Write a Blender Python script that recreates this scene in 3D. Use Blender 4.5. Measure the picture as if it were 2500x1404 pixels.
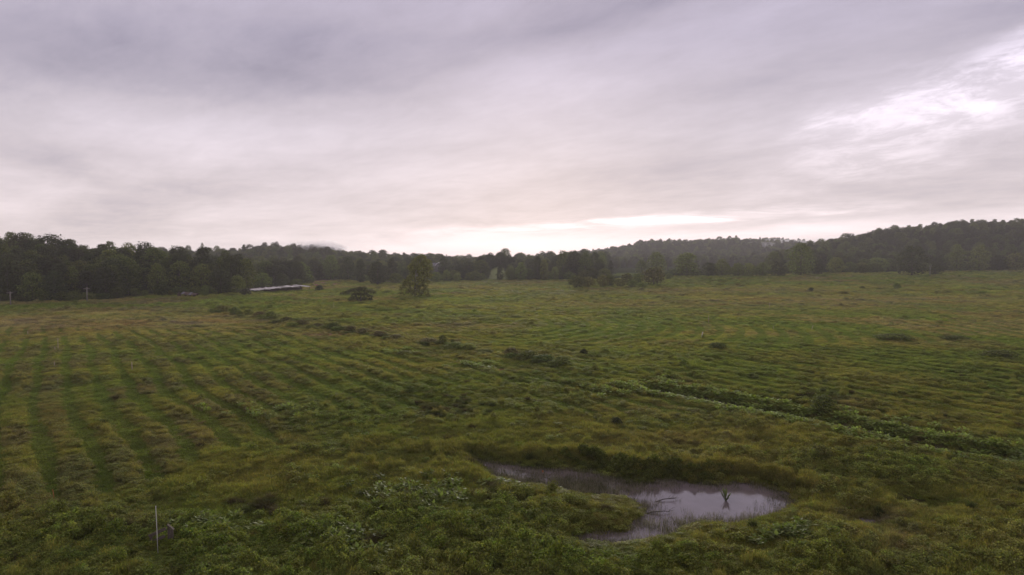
import bpy, math, random
import numpy as np

# ------------------------------------------------------------------ start
for o in list(bpy.data.objects):
    bpy.data.objects.remove(o, do_unlink=True)
scene = bpy.context.scene
COL = scene.collection
rnd = random.Random(7)
RNG = np.random.default_rng(11)

# ------------------------------------------------------------------ camera
EYE = 14.0                 # metres above the meadow
F = 1667.0                 # focal length in photo pixels (2500 wide)
HZ = 632.0                 # photo row of the true horizon
PITCH = math.atan((702.0 - HZ) / F)
cd = bpy.data.cameras.new('camera')
cd.sensor_width = 36.0
cd.lens = F / 2500.0 * 36.0
cd.clip_start = 0.1
cd.clip_end = 8000.0
cam = bpy.data.objects.new('camera', cd)
COL.objects.link(cam)
cam.location = (0, 0, EYE)
cam.rotation_euler = (math.pi / 2 - PITCH, 0, 0)
scene.camera = cam

scene.view_settings.view_transform = 'Standard'
scene.view_settings.look = 'None'
scene.view_settings.gamma = 1.0
scene.view_settings.exposure = 0.0
scene.view_settings.use_curve_mapping = False
scene.cycles.use_denoising = True
try:
    scene.cycles.denoiser = 'OPENIMAGEDENOISE'
except Exception:
    pass
scene.cycles.max_bounces = 5
scene.cycles.diffuse_bounces = 3
scene.cycles.glossy_bounces = 2
scene.cycles.transmission_bounces = 3
scene.cycles.volume_bounces = 1
scene.cycles.adaptive_threshold = 0.02

# ------------------------------------------------------------------ sky
SUN_AZ = math.atan((1310 - 1250) / F)      # the bright break above the far wood
SUN_EL = math.radians(8.0)


class NT:
    """Small helper that strings shader nodes together."""
    def __init__(self, tree):
        self.t = tree
        self.n = tree.nodes
        self.l = tree.links

    def node(self, typ, **kw):
        nd = self.n.new(typ)
        for k, v in kw.items():
            setattr(nd, k, v)
        return nd

    def put(self, sock, v):
        if hasattr(v, 'is_output') or isinstance(v, bpy.types.NodeSocket):
            self.l.new(v, sock)
        elif v is not None:
            sock.default_value = v

    def m(self, op, a, b=None, c=None, clamp=False):
        nd = self.node('ShaderNodeMath', operation=op, use_clamp=clamp)
        self.put(nd.inputs[0], a)
        if b is not None:
            self.put(nd.inputs[1], b)
        if c is not None:
            self.put(nd.inputs[2], c)
        return nd.outputs[0]

    def vm(self, op, a, b=None):
        nd = self.node('ShaderNodeVectorMath', operation=op)
        self.put(nd.inputs[0], a)
        if b is not None:
            if op == 'SCALE':
                self.put(nd.inputs['Scale'], b)
            else:
                self.put(nd.inputs[1], b)
        return nd.outputs[0]

    def mix(self, fac, a, b, blend='MIX'):
        nd = self.node('ShaderNodeMix', data_type='RGBA', blend_type=blend)
        self.put(nd.inputs[0], fac)
        self.put(nd.inputs[6], a)
        self.put(nd.inputs[7], b)
        return nd.outputs[2]

    def noise(self, vec, scale, detail=4, rough=0.5, dist=0.0):
        nd = self.node('ShaderNodeTexNoise')
        if vec is not None:
            self.put(nd.inputs['Vector'], vec)
        nd.inputs['Scale'].default_value = scale
        nd.inputs['Detail'].default_value = detail
        nd.inputs['Roughness'].default_value = rough
        nd.inputs['Distortion'].default_value = dist
        return nd.outputs['Fac']

    def ramp(self, fac, stops, interp='LINEAR'):
        nd = self.node('ShaderNodeValToRGB')
        cr = nd.color_ramp
        cr.interpolation = interp
        while len(cr.elements) < len(stops):
            cr.elements.new(0.5)
        for e, (p, c) in zip(cr.elements, stops):
            e.position = p
            e.color = (*c, 1.0) if len(c) == 3 else c
        self.put(nd.inputs[0], fac)
        return nd.outputs[0]


world = bpy.data.worlds.new('World')
scene.world = world
world.use_nodes = True
w = NT(world.node_tree)
w.n.clear()
geo = w.node('ShaderNodeTexCoord')
sep = w.node('ShaderNodeSeparateXYZ')
w.l.new(geo.outputs['Generated'], sep.inputs[0])
DX, DY, DZ = sep.outputs
az = w.m('ARCTAN2', DX, DY)
el = w.m('ARCSINE', DZ)
# the cloud deck is one flat layer overhead: noise on the plane that the view ray meets
den = w.m('ADD', w.m('MAXIMUM', DZ, 0.0), 0.17)
cp = w.node('ShaderNodeCombineXYZ')
w.put(cp.inputs[0], w.m('DIVIDE', DX, den))
w.put(cp.inputs[1], w.m('DIVIDE', DY, den))
mp = w.node('ShaderNodeMapping', vector_type='TEXTURE')
mp.inputs['Rotation'].default_value = (0, 0, math.radians(-42))
mp.inputs['Scale'].default_value = (1.5, 0.92, 1.0)
mw = w.node('ShaderNodeMapping', vector_type='TEXTURE')
mw.inputs['Rotation'].default_value = (0, 0, math.radians(-70))
mw.inputs['Scale'].default_value = (1.0, 0.72, 1.0)
w.l.new(cp.outputs[0], mw.inputs[0])
w.l.new(cp.outputs[0], mp.inputs[0])
n_big = w.noise(mp.outputs[0], 0.55, 5, 0.60, 0.4)
n_mid = w.noise(mp.outputs[0], 1.7, 7, 0.68, 0.3)
n_fin = w.noise(mp.outputs[0], 4.5, 8, 0.70, 0.25)
n_wsp = w.noise(mw.outputs[0], 3.2, 9, 0.70, 0.35)
wsp = w.node('ShaderNodeMapRange', interpolation_type='SMOOTHSTEP')
w.l.new(n_wsp, wsp.inputs[0])
wsp.inputs['From Min'].default_value = 0.40; wsp.inputs['From Max'].default_value = 0.66
wsp.inputs['To Min'].default_value = 0.3; wsp.inputs['To Max'].default_value = 1.6
# uneven edges for the large banks of cloud
wa = w.m('MULTIPLY', w.m('SUBTRACT', w.noise(cp.outputs[0], 0.9, 5, 0.6), 0.5), 0.22)
we = w.m('MULTIPLY', w.m('SUBTRACT', w.noise(mp.outputs[0], 2.2, 6, 0.6), 0.5), 0.10)
azw = w.m('ADD', az, wa)
elw = w.m('ADD', el, w.m('MULTIPLY', we, w.m('ADD', w.m('MULTIPLY', el, 2.4), 0.04)))


def p_az(px):
    return math.atan((px - 1250) / F)


def p_el(px, py):
    return math.atan((HZ - py) / F * math.cos(p_az(px)))


# banks and breaks of the deck: place, half sizes in photo pixels, tilt, strength
BANKS = [
    (260, 120, 560, 100, 0.10, -0.34), (820, 190, 440, 75, 0.12, -0.22), (1480, 20, 330, 50, 0.26, -0.28),
    (2440, 80, 240, 70, 0.22, -0.24), (1950, 170, 330, 60, 0.20, -0.16), (60, 330, 300, 60, -0.10, -0.15),
    (150, 410, 220, 26, -0.28, -0.15), (420, 490, 330, 42, 0.25, -0.20), (230, 560, 300, 30, 0.05, -0.08),
    (1700, 430, 420, 65, 0.03, -0.15), (2380, 440, 330, 65, 0.10, -0.17), (1150, 372, 230, 18, 0.08, -0.08),
    (1250, 185, 190, 70, 0.05, 0.13), (1080, 425, 260, 42, 0.06, 0.14), (450, 330, 420, 50, 0.05, 0.07),
    (2290, 275, 340, 85, 0.36, 0.38), (2440, 175, 150, 50, 0.45, 0.42), (2100, 280, 170, 20, 0.30, 0.22),
    (1420, 588, 600, 34, 0.02, 0.36), (1260, 602, 300, 24, 0.0, 0.34), (1560, 540, 400, 11, 0.05, 0.62), (1850, 527, 200, 7, 0.03, 0.45), (2150, 552, 560, 22, 0.06, 0.28),
    (900, 560, 400, 40, 0.0, 0.06), (1750, 555, 300, 9, 0.06, -0.16), (1330, 552, 150, 9, -0.03, -0.22),
    (1420, 370, 130, 16, 0.0, 0.07), (250, 250, 130, 26, 0.0, 0.05),
]
cl_ = w.node('ShaderNodeCombineXYZ')
w.put(cl_.inputs[0], w.m('MULTIPLY', az, 5.0)); w.put(cl_.inputs[1], w.m('MULTIPLY', el, 42.0))
n_low = w.noise(cl_.outputs[0], 1.4, 7, 0.66, 0.4)
brk_ = w.node('ShaderNodeMapRange', interpolation_type='SMOOTHSTEP')
w.l.new(n_low, brk_.inputs[0])
brk_.inputs['From Min'].default_value = 0.36; brk_.inputs['From Max'].default_value = 0.62
brk_.inputs['To Min'].default_value = 0.35; brk_.inputs['To Max'].default_value = 1.6
ae = w.node('ShaderNodeCombineXYZ')
w.put(ae.inputs[0], azw)
w.put(ae.inputs[1], elw)
val = None
for (bx_, by_, sx_, sy_, tl, amp) in BANKS:
    ca, ce = p_az(bx_), p_el(bx_, by_)
    mpb = w.node('ShaderNodeMapping', vector_type='TEXTURE')
    mpb.inputs['Location'].default_value = (ca, ce, 0)
    mpb.inputs['Rotation'].default_value = (0, 0, math.atan(tl))
    mpb.inputs['Scale'].default_value = (1.9 * sx_ / F * math.cos(ca) ** 2, 1.9 * sy_ / F, 1)
    w.l.new(ae.outputs[0], mpb.inputs[0])
    gr = w.node('ShaderNodeTexGradient', gradient_type='SPHERICAL')
    w.l.new(mpb.outputs[0], gr.inputs[0])
    mr = w.node('ShaderNodeMapRange', interpolation_type='SMOOTHSTEP')
    w.l.new(gr.outputs['Fac'], mr.inputs[0])
    mr.inputs['To Max'].default_value = amp
    g_ = mr.outputs[0]
    if amp > 0.2 and by_ < 400:          # sunlit break: torn into wisps
        g_ = w.m('MULTIPLY', g_, wsp.outputs[0])
    if amp > 0.4 and by_ > 500:          # bright bars seen between low clouds
        g_ = w.m('MULTIPLY', g_, brk_.outputs[0])
    val = g_ if val is None else w.m('ADD', val, g_)
val = w.m('ADD', val, w.m('MULTIPLY', w.m('SUBTRACT', n_big, 0.5), 0.34))
val = w.m('ADD', val, w.m('MULTIPLY', w.m('SUBTRACT', n_mid, 0.5), 0.42))
val = w.m('ADD', val, w.m('MULTIPLY', w.m('SUBTRACT', n_fin, 0.5), 0.36))
# long low bars of cloud just over the hills
lowf = w.m('EXPONENT', w.m('MULTIPLY', w.m('MAXIMUM', el, 0.0), -13.0))
val = w.m('ADD', val, w.m('MULTIPLY', w.m('SUBTRACT', n_low, 0.5), w.m('MULTIPLY', lowf, 0.95)))
val = w.m('ADD', val, 1.17)
elf = w.m('DIVIDE', w.m('MAXIMUM', el, 0.0), math.pi / 2)
deck = w.ramp(elf, [(0.0, (0.705, 0.61, 0.605)), (0.045, (0.67, 0.588, 0.612)), (0.11, (0.60, 0.54, 0.60)),
                    (0.19, (0.475, 0.432, 0.53)), (0.26, (0.42, 0.38, 0.485)), (1.0, (0.54, 0.50, 0.58))])
thick = w.m('SMOOTHSTEP' if False else 'MULTIPLY_ADD', val, -2.2, 2.3, clamp=True)
deck = w.mix(thick, deck, w.vm('MULTIPLY', deck, (0.93, 0.95, 1.06)))
deck = w.vm('SCALE', deck, val)
# thin cloud: a little of the clear dawn sky comes through
sky = w.node('ShaderNodeTexSky', sky_type='NISHITA', sun_disc=False)
sky.sun_elevation = SUN_EL
sky.sun_rotation = SUN_AZ
sky.air_density = 1.0
sky.dust_density = 2.0
tot = w.vm('ADD', deck, w.vm('SCALE', sky.outputs[0], 0.05 * 0.03))
bg = w.node('ShaderNodeBackground')
w.put(bg.inputs[0], tot)
bg.inputs[1].default_value = 1.0
wo = w.node('ShaderNodeOutputWorld')
w.l.new(bg.outputs[0], wo.inputs[0])
world.cycles.sampling_method = 'NONE'

# ------------------------------------------------------------------ sun, low and veiled, straight ahead
sd = bpy.data.lights.new('sun', 'SUN')
sd.energy = 4.0
sd.angle = math.radians(11)
sd.color = (1.0, 0.91, 0.82)
so = bpy.data.objects.new('sun', sd)
COL.objects.link(so)
so.rotation_euler = (math.pi / 2 - SUN_EL, 0, math.pi - SUN_AZ)


# ================================================================== helpers
def U64(a):
    return a.astype(np.int64).astype(np.uint64)


def vnoise(x, y, seed=0):
    x = np.asarray(x, float); y = np.asarray(y, float)
    ix = np.floor(x); iy = np.floor(y)
    fx = x - ix; fy = y - iy
    fx = fx * fx * (3 - 2 * fx); fy = fy * fy * (3 - 2 * fy)

    def h(a, b):
        v = (U64(a) * np.uint64(374761393) + U64(b) * np.uint64(668265263) + np.uint64(seed * 974711 + 12345)) & np.uint64(0xffffffff)
        v = ((v ^ (v >> np.uint64(13))) * np.uint64(1274126177)) & np.uint64(0xffffffff)
        v = v ^ (v >> np.uint64(16))
        return v.astype(float) / 4294967295.0
    a = h(ix, iy); b = h(ix + 1, iy); c = h(ix, iy + 1); d = h(ix + 1, iy + 1)
    return (a * (1 - fx) + b * fx) * (1 - fy) + (c * (1 - fx) + d * fx) * fy


def fbm(x, y, seed=0, octv=4):
    s = 0; a = 0.5; t = 0
    x = np.asarray(x, float); y = np.asarray(y, float)
    for k in range(octv):
        s = s + a * vnoise(x, y, seed + k * 17); t += a
        x = x * 2.03 + 11.3; y = y * 2.03 + 5.7; a *= 0.5
    return s / t


def S(t):
    t = np.clip(t, 0, 1)
    return t * t * (3 - 2 * t)


def new_mesh(name, V, faces, mats=(), midx=None, smooth=False):
    """faces: list of (n,3) or (n,4) int arrays."""
    me = bpy.data.meshes.new(name)
    V = np.asarray(V, np.float32)
    me.vertices.add(len(V))
    me.vertices.foreach_set('co', V.ravel())
    loops = np.concatenate([f.ravel() for f in faces]).astype(np.int32)
    tot = np.concatenate([np.full(len(f), f.shape[1]) for f in faces]).astype(np.int32)
    st = np.concatenate([[0], np.cumsum(tot)[:-1]]).astype(np.int32)
    me.loops.add(len(loops))
    me.loops.foreach_set('vertex_index', loops)
    me.polygons.add(len(tot))
    me.polygons.foreach_set('loop_start', st)
    me.polygons.foreach_set('loop_total', tot)
    for m_ in mats:
        me.materials.append(m_)
    if midx is not None:
        me.polygons.foreach_set('material_index', np.asarray(midx, np.int32))
    me.polygons.foreach_set('use_smooth', np.full(len(tot), bool(smooth)))
    me.update(calc_edges=True)
    me.validate()
    return me


class MB:
    """Collects shapes for one mesh object."""
    def __init__(self):
        self.V = []; self.F3 = []; self.F4 = []; self.n = 0

    def add(self, V, f3=None, f4=None):
        V = np.asarray(V, float).reshape(-1, 3)
        if f3 is not None and len(f3):
            self.F3.append(np.asarray(f3, int).reshape(-1, 3) + self.n)
        if f4 is not None and len(f4):
            self.F4.append(np.asarray(f4, int).reshape(-1, 4) + self.n)
        self.V.append(V); self.n += len(V)

    def hexa(self, P):
        """eight corners: bottom ring, top ring"""
        self.add(P, f4=[[3, 2, 1, 0], [4, 5, 6, 7], [0, 1, 5, 4], [1, 2, 6, 5], [2, 3, 7, 6], [3, 0, 4, 7]])

    def box(self, c, s, rz=0.0, rx=0.0, ry=0.0):
        hx, hy, hz = s[0] / 2, s[1] / 2, s[2] / 2
        P = np.array([[-hx, -hy, -hz], [hx, -hy, -hz], [hx, hy, -hz], [-hx, hy, -hz],
                      [-hx, -hy, hz], [hx, -hy, hz], [hx, hy, hz], [-hx, hy, hz]])
        cx, sx = math.cos(rx), math.sin(rx)
        P = P @ np.array([[1, 0, 0], [0, cx, -sx], [0, sx, cx]]).T
        cy, sy = math.cos(ry), math.sin(ry)
        P = P @ np.array([[cy, 0, sy], [0, 1, 0], [-sy, 0, cy]]).T
        cz, sz = math.cos(rz), math.sin(rz)
        P = P @ np.array([[cz, -sz, 0], [sz, cz, 0], [0, 0, 1]]).T
        self.hexa(P + np.array(c))

    def tube(self, pts, rad, sides=8):
        pts = np.asarray(pts, float); n = len(pts)
        rad = np.full(n, rad) if np.isscalar(rad) else np.asarray(rad, float)
        rings = []
        for i in range(n):
            d = pts[min(i + 1, n - 1)] - pts[max(i - 1, 0)]
            d = d / (np.linalg.norm(d) + 1e-9)
            a = np.array([1.0, 0, 0]) if abs(d[0]) < 0.8 else np.array([0, 1.0, 0])
            u = np.cross(d, a); u /= np.linalg.norm(u); v = np.cross(d, u)
            t = np.arange(sides) / sides * 2 * math.pi
            rings.append(pts[i] + rad[i] * (np.cos(t)[:, None] * u + np.sin(t)[:, None] * v))
        V = np.concatenate(rings + [pts[:1], pts[-1:]])
        f4 = [[i * sides + k, i * sides + (k + 1) % sides, (i + 1) * sides + (k + 1) % sides, (i + 1) * sides + k]
              for i in range(n - 1) for k in range(sides)]
        b, t_ = n * sides, n * sides + 1
        f3 = [[b, (k + 1) % sides, k] for k in range(sides)] + [[t_, (n - 1) * sides + k, (n - 1) * sides + (k + 1) % sides] for k in range(sides)]
        self.add(V, f3, f4)

    def mesh(self, name, mats, smooth=False):
        fs = []
        if self.F3: fs.append(np.concatenate(self.F3))
        if self.F4: fs.append(np.concatenate(self.F4))
        return new_mesh(name, np.concatenate(self.V), fs, mats if isinstance(mats, (list, tuple)) else [mats], smooth=smooth)

    def build(self, name, mat, parent=None, smooth=False):
        return link(name, self.mesh(name, mat, smooth), parent)


def link(name, data, parent=None, loc=None):
    o = bpy.data.objects.new(name, data)
    COL.objects.link(o)
    if parent is not None:
        o.parent = parent
    if loc is not None:
        o.location = loc
    return o


def tag(o, label=None, cat=None, group=None, kind=None):
    if label: o['label'] = label
    if cat: o['category'] = cat
    if group: o['group'] = group
    if kind: o['kind'] = kind
    return o


# ------------------------------------------------------------------ terrain
# skyline of each wooded ridge: (photo column, photo row of the tree tops), distance, front and back half width, tree height
RIDGES = {
    'left':  ([(-700, 560), (-200, 568), (0, 580), (100, 588), (200, 597), (300, 607), (400, 616), (500, 622), (600, 628), (680, 640), (760, 668)], 305, 75, 160, 13),
    'hill':  ([(300, 618), (380, 611), (480, 607), (560, 608), (620, 603), (680, 598), (760, 598), (800, 603), (850, 613), (930, 619), (1050, 622), (1130, 626), (1200, 629), (1300, 627), (1400, 619), (1470, 625), (1520, 640), (1580, 660)], 720, 200, 200, 12),
    'knoll': ([(1380, 640), (1440, 622), (1480, 612), (1540, 605), (1570, 594), (1650, 593), (1740, 591), (1790, 587), (1850, 592), (1950, 600), (2080, 612), (2200, 630)], 1250, 380, 300, 12),
    'far':   ([(1300, 625), (1480, 613), (1700, 600), (1800, 592), (1880, 584), (1930, 587), (2000, 595), (2060, 600), (2200, 605), (2500, 600)], 1900, 380, 400, 12),
    'right': ([(1860, 650), (1900, 630), (1960, 611), (2010, 602), (2060, 591), (2120, 582), (2200, 569), (2280, 561), (2330, 553), (2420, 550), (2500, 549), (2700, 540), (3300, 530)], 720, 200, 260, 12),
}


def ridge_z(X, Y):
    px = 1250 + F * X / np.maximum(Y, 1.0)
    out = np.zeros_like(X)
    for k, (prof, R, wf, wb, th) in RIDGES.items():
        xs = np.array([p[0] for p in prof], float); ys = np.array([p[1] for p in prof], float)
        row = np.interp(px, xs, ys)
        top = EYE + (HZ - row) / F * R - th
        t = (Y - R)
        b = np.where(t < 0, 1 - S(-t / wf), 1 - S(t / wb))
        fade = S((px - xs[0] + 60) / 60) * S((xs[-1] + 60 - px) / 60) if k not in ('left', 'right') else (S((px - xs[0] + 60) / 60) if k == 'right' else S((xs[-1] + 60 - px) / 60))
        z = np.maximum(top, 0) * b * fade
        out = np.maximum(out, z)
    out = out + 7.5 * S((Y - 455) / 75) * np.exp(-((px - 1217) / 34) ** 2) * (1 - S((Y - 560) / 120))
    return np.where(Y > 20, out, 0.0)


def base_z(X, Y):
    rise = 5.5 * S((Y - 180) / 400) * S((X + 40) / 260)
    return rise + ridge_z(X, Y) + 0.35 * (fbm(X / 38, Y / 38, 3, 3) - 0.5) * S((Y - 20) / 30)


def px_ray(px, py):
    a = (px - 1250) / F; b = (702 - py) / F
    cp_, sp_ = math.cos(PITCH), math.sin(PITCH)
    return np.array([a, cp_ + b * sp_, -sp_ + b * cp_])


def G(px, py, dz=0.0):
    """ground point under a photo pixel"""
    d = px_ray(px, py)
    t = np.concatenate([np.arange(20, 200, 0.25), np.arange(200, 2400, 1.0)])
    z = EYE + d[2] * t - base_z(d[0] * t, d[1] * t) - dz
    i = np.argmax(z < 0) if (z < 0).any() else len(t) - 1
    tt = t[i]
    if i > 0:
        z0, z1 = z[i - 1], z[i]
        tt = t[i - 1] + (t[i] - t[i - 1]) * z0 / (z0 - z1 + 1e-9)
    return np.array([d[0] * tt, d[1] * tt, EYE + d[2] * tt - dz])


def poly_sd(X, Y, P):
    """signed distance to a polygon, negative inside"""
    P = np.asarray(P)[:, :2]
    d = np.full(X.shape, 1e9); ins = np.zeros(X.shape, bool)
    n = len(P)
    for i in range(n):
        a, b = P[i], P[(i + 1) % n]
        e = b - a
        t = np.clip(((X - a[0]) * e[0] + (Y - a[1]) * e[1]) / (e @ e + 1e-9), 0, 1)
        d = np.minimum(d, np.hypot(X - a[0] - t * e[0], Y - a[1] - t * e[1]))
        c = ((a[1] > Y) != (b[1] > Y)) & (X < (b[0] - a[0]) * (Y - a[1]) / (b[1] - a[1] + 1e-12) + a[0])
        ins ^= c
    return np.where(ins, -d, d)


def line_d(X, Y, P):
    P = np.asarray(P)[:, :2]
    d = np.full(X.shape, 1e9)
    for a, b in zip(P[:-1], P[1:]):
        e = b - a
        t = np.clip(((X - a[0]) * e[0] + (Y - a[1]) * e[1]) / (e @ e + 1e-9), 0, 1)
        d = np.minimum(d, np.hypot(X - a[0] - t * e[0], Y - a[1] - t * e[1]))
    return d


WATER = -0.45
POND_PX = [(1150, 1128), (1210, 1130), (1300, 1146), (1400, 1148), (1480, 1164), (1550, 1184), (1640, 1180), (1700, 1182), (1800, 1180), (1880, 1192),
           (1920, 1210), (1935, 1234), (1880, 1264), (1780, 1286), (1700, 1284), (1660, 1290), (1625, 1304), (1590, 1320), (1500, 1336),
           (1415, 1332), (1435, 1308), (1530, 1298), (1572, 1268), (1565, 1235), (1548, 1224), (1490, 1216), (1400, 1206), (1330, 1198), (1220, 1172)]
POND = [G(a, b, 0)[:2] * (EYE - WATER) / EYE for a, b in POND_PX]
PUD_PX = [(2205, 1236), (2240, 1231), (2275, 1240), (2280, 1247), (2240, 1249)]
PUD2_PX = [(2095, 1276), (2130, 1268), (2145, 1278), (2120, 1288), (2096, 1288)]
PUD = [G(a, b, 0)[:2] * (EYE - WATER) / EYE for a, b in PUD_PX]
PUD2 = [G(a, b, 0)[:2] * (EYE - WATER) / EYE for a, b in PUD2_PX]
CH_PX = [(1600, 958), (1630, 966), (1700, 977), (1765, 988), (1850, 1008), (1985, 1030), (2100, 1056), (2200, 1080), (2290, 1100), (2345, 1112), (2420, 1122)]
CHAN = [G(a, b, 0)[:2] * (EYE - WATER) / EYE for a, b in CH_PX]


def water_sd(X, Y):
    X = np.asarray(X, float); Y = np.asarray(Y, float)
    d = poly_sd(X, Y, POND) + 1.25 * (fbm(X / 1.5, Y / 1.5, 41, 4) - 0.48)
    d = np.minimum(d, poly_sd(X, Y, PUD)); d = np.minimum(d, poly_sd(X, Y, PUD2))
    ch = line_d(X, Y, CHAN) - (0.75 + 0.6 * (fbm(X / 5, Y / 5, 43, 2) - 0.4)) + 0.2 * (fbm(X, Y, 44, 2) - 0.5)
    return np.minimum(d, ch)


def ground_z(X, Y):
    X = np.asarray(X, float); Y = np.asarray(Y, float)
    z = base_z(X, Y)
    near = (Y > 24) & (Y < 95) & (np.abs(X) < 95)
    sd_ = np.full(X.shape, 9.0)
    if near.any():
        sd_[near] = water_sd(X[near], Y[near])
    hum = 0.30 * (fbm(X / 2.3, Y / 2.3, 5, 3) - 0.5) * S((Y - 10) / 15) * (1 - S((Y - 120) / 80))
    dry = z + hum
    k = S((sd_ + 0.6) / 1.9)
    return np.where(sd_ < 1.3, dry * k + (WATER - 0.45) * (1 - k), dry)


# ------------------------------------------------------------------ materials
def mat_new(name):
    m_ = bpy.data.materials.new(name)
    m_.use_nodes = True
    t = NT(m_.node_tree)
    t.n.clear()
    return m_, t


def out_(t, sh):
    o = t.node('ShaderNodeOutputMaterial')
    t.l.new(sh, o.inputs[0])


def leaf_mat(name, fallback=(0.06, 0.08, 0.025), var=0.55, trans=0.3, mul=(1, 1, 1), gloss=0.06):
    m_, t = mat_new(name)
    at = t.node('ShaderNodeAttribute', attribute_type='INSTANCER', attribute_name='tint')
    gm = t.node('ShaderNodeNewGeometry')
    r = gm.outputs['Random Per Island']
    k = t.m('ADD', t.m('MULTIPLY', r, var * 2), 1 - var)
    c = t.vm('SCALE', at.outputs['Color'], k)
    c = t.vm('MULTIPLY', c, mul)
    hs = t.node('ShaderNodeHueSaturation')
    t.put(hs.inputs['Hue'], t.m('ADD', t.m('MULTIPLY', t.m('FRACT', t.m('MULTIPLY', r, 7.31)), 0.05), 0.475))
    hs.inputs['Saturation'].default_value = 1.0
    t.put(hs.inputs['Color'], c)
    p = t.node('ShaderNodeBsdfPrincipled')
    t.put(p.inputs['Base Color'], hs.outputs[0])
    p.inputs['Roughness'].default_value = 0.7
    p.inputs['Specular IOR Level'].default_value = gloss
    tr = t.node('ShaderNodeBsdfTranslucent')
    t.put(tr.inputs[0], t.vm('MULTIPLY', hs.outputs[0], (1.2, 1.3, 0.9)))
    mx = t.node('ShaderNodeMixShader')
    mx.inputs[0].default_value = trans
    t.l.new(p.outputs[0], mx.inputs[1]); t.l.new(tr.outputs[0], mx.inputs[2])
    out_(t, mx.outputs[0])
    return m_


def plain_mat(name, c1, c2, scale=8.0, rough=0.8, spec=0.2, bump=0.0, stretch=(1, 1, 1), detail=5):
    m_, t = mat_new(name)
    tc = t.node('ShaderNodeTexCoord')
    mp_ = t.node('ShaderNodeMapping')
    mp_.inputs['Scale'].default_value = stretch
    t.l.new(tc.outputs['Object'], mp_.inputs[0])
    n = t.noise(mp_.outputs[0], scale, detail, 0.6)
    c = t.ramp(n, [(0.3, c1), (0.7, c2)])
    p = t.node('ShaderNodeBsdfPrincipled')
    t.put(p.inputs['Base Color'], c)
    p.inputs['Roughness'].default_value = rough
    p.inputs['Specular IOR Level'].default_value = spec
    if bump:
        b = t.node('ShaderNodeBump'); b.inputs['Strength'].default_value = bump
        t.put(b.inputs['Height'], n); t.l.new(b.outputs[0], p.inputs['Normal'])
    out_(t, p.outputs[0])
    return m_


M_LEAF = leaf_mat('foliage', trans=0.28)
M_GRASS = leaf_mat('grass_blades', var=0.4, trans=0.38, gloss=0.05)
M_SEED = leaf_mat('seed_heads', var=0.3, trans=0.3, mul=(1.35, 1.15, 1.1), gloss=0.04)
M_BROAD = leaf_mat('broad_leaves', var=0.35, trans=0.38, gloss=0.25)
M_BARK = plain_mat('bark', (0.05, 0.042, 0.035), (0.12, 0.10, 0.085), 3.0, 0.9, 0.1, 0.4, (1, 1, 0.2))
M_PALE = plain_mat('pale_bark', (0.16, 0.15, 0.13), (0.34, 0.32, 0.28), 2.0, 0.85, 0.1, 0.3)
M_WOODG = plain_mat('weathered_wood', (0.060, 0.048, 0.036), (0.135, 0.112, 0.086), 9.0, 0.9, 0.1, 0.4, (1, 1, 6))
M_POLE = plain_mat('utility_wood', (0.17, 0.152, 0.13), (0.25, 0.225, 0.19), 2.0, 0.9, 0.1, 0.3, (4, 4, 0.3))
M_WHITE = plain_mat('white_plastic', (0.40, 0.38, 0.33), (0.58, 0.56, 0.49), 2.0, 0.5, 0.3)
M_TAN = plain_mat('tan_stake', (0.32, 0.26, 0.18), (0.46, 0.38, 0.26), 5.0, 0.8, 0.1)
M_ORANGE = plain_mat('orange_plastic', (0.36, 0.13, 0.04), (0.46, 0.18, 0.06), 4.0, 0.6, 0.2)
M_SHEET = plain_mat('white_sheet_roof', (0.34, 0.30, 0.27), (0.78, 0.73, 0.66), 0.8, 0.6, 0.2, 0.2)
M_RUST = plain_mat('rusted_red_wood', (0.060, 0.042, 0.034), (0.13, 0.088, 0.074), 2.0, 0.9, 0.1, 0.3, (1, 1, 0.3))
M_SLATE = plain_mat('grey_roof', (0.10, 0.095, 0.10), (0.17, 0.16, 0.165), 3.0, 0.8, 0.2)
M_WALLP = plain_mat('grey_siding', (0.11, 0.10, 0.10), (0.16, 0.15, 0.145), 1.0, 0.8, 0.2)
M_TRIM = plain_mat('white_trim', (0.62, 0.60, 0.58), (0.74, 0.72, 0.70), 1.0, 0.6, 0.2)
M_PANE = plain_mat('window_pane', (0.03, 0.033, 0.04), (0.06, 0.065, 0.075), 1.0, 0.08, 0.5)
M_DARKMETAL = plain_mat('dark_ceramic', (0.08, 0.07, 0.065), (0.14, 0.13, 0.12), 4.0, 0.4, 0.4)

# the ground sheet: soil, thatch and moss under the plants
M_GROUND, t = mat_new('meadow_soil')
at = t.node('ShaderNodeAttribute', attribute_type='GEOMETRY', attribute_name='cover')
tc = t.node('ShaderNodeTexCoord')
n1 = t.noise(tc.outputs['Object'], 0.9, 6, 0.65)
n2 = t.noise(tc.outputs['Object'], 6.0, 5, 0.7)
c = t.vm('SCALE', at.outputs['Color'], t.m('ADD', t.m('MULTIPLY', n1, 0.9), 0.5))
c = t.vm('SCALE', c, t.m('ADD', t.m('MULTIPLY', n2, 0.9), 0.5))
p = t.node('ShaderNodeBsdfPrincipled')
t.put(p.inputs['Base Color'], c)
p.inputs['Roughness'].default_value = 1.0
p.inputs['Specular IOR Level'].default_value = 0.0
b = t.node('ShaderNodeBump'); b.inputs['Strength'].default_value = 0.6; b.inputs['Distance'].default_value = 0.15
t.put(b.inputs['Height'], n2); t.l.new(b.outputs[0], p.inputs['Normal'])
out_(t, p.outputs[0])

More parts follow.
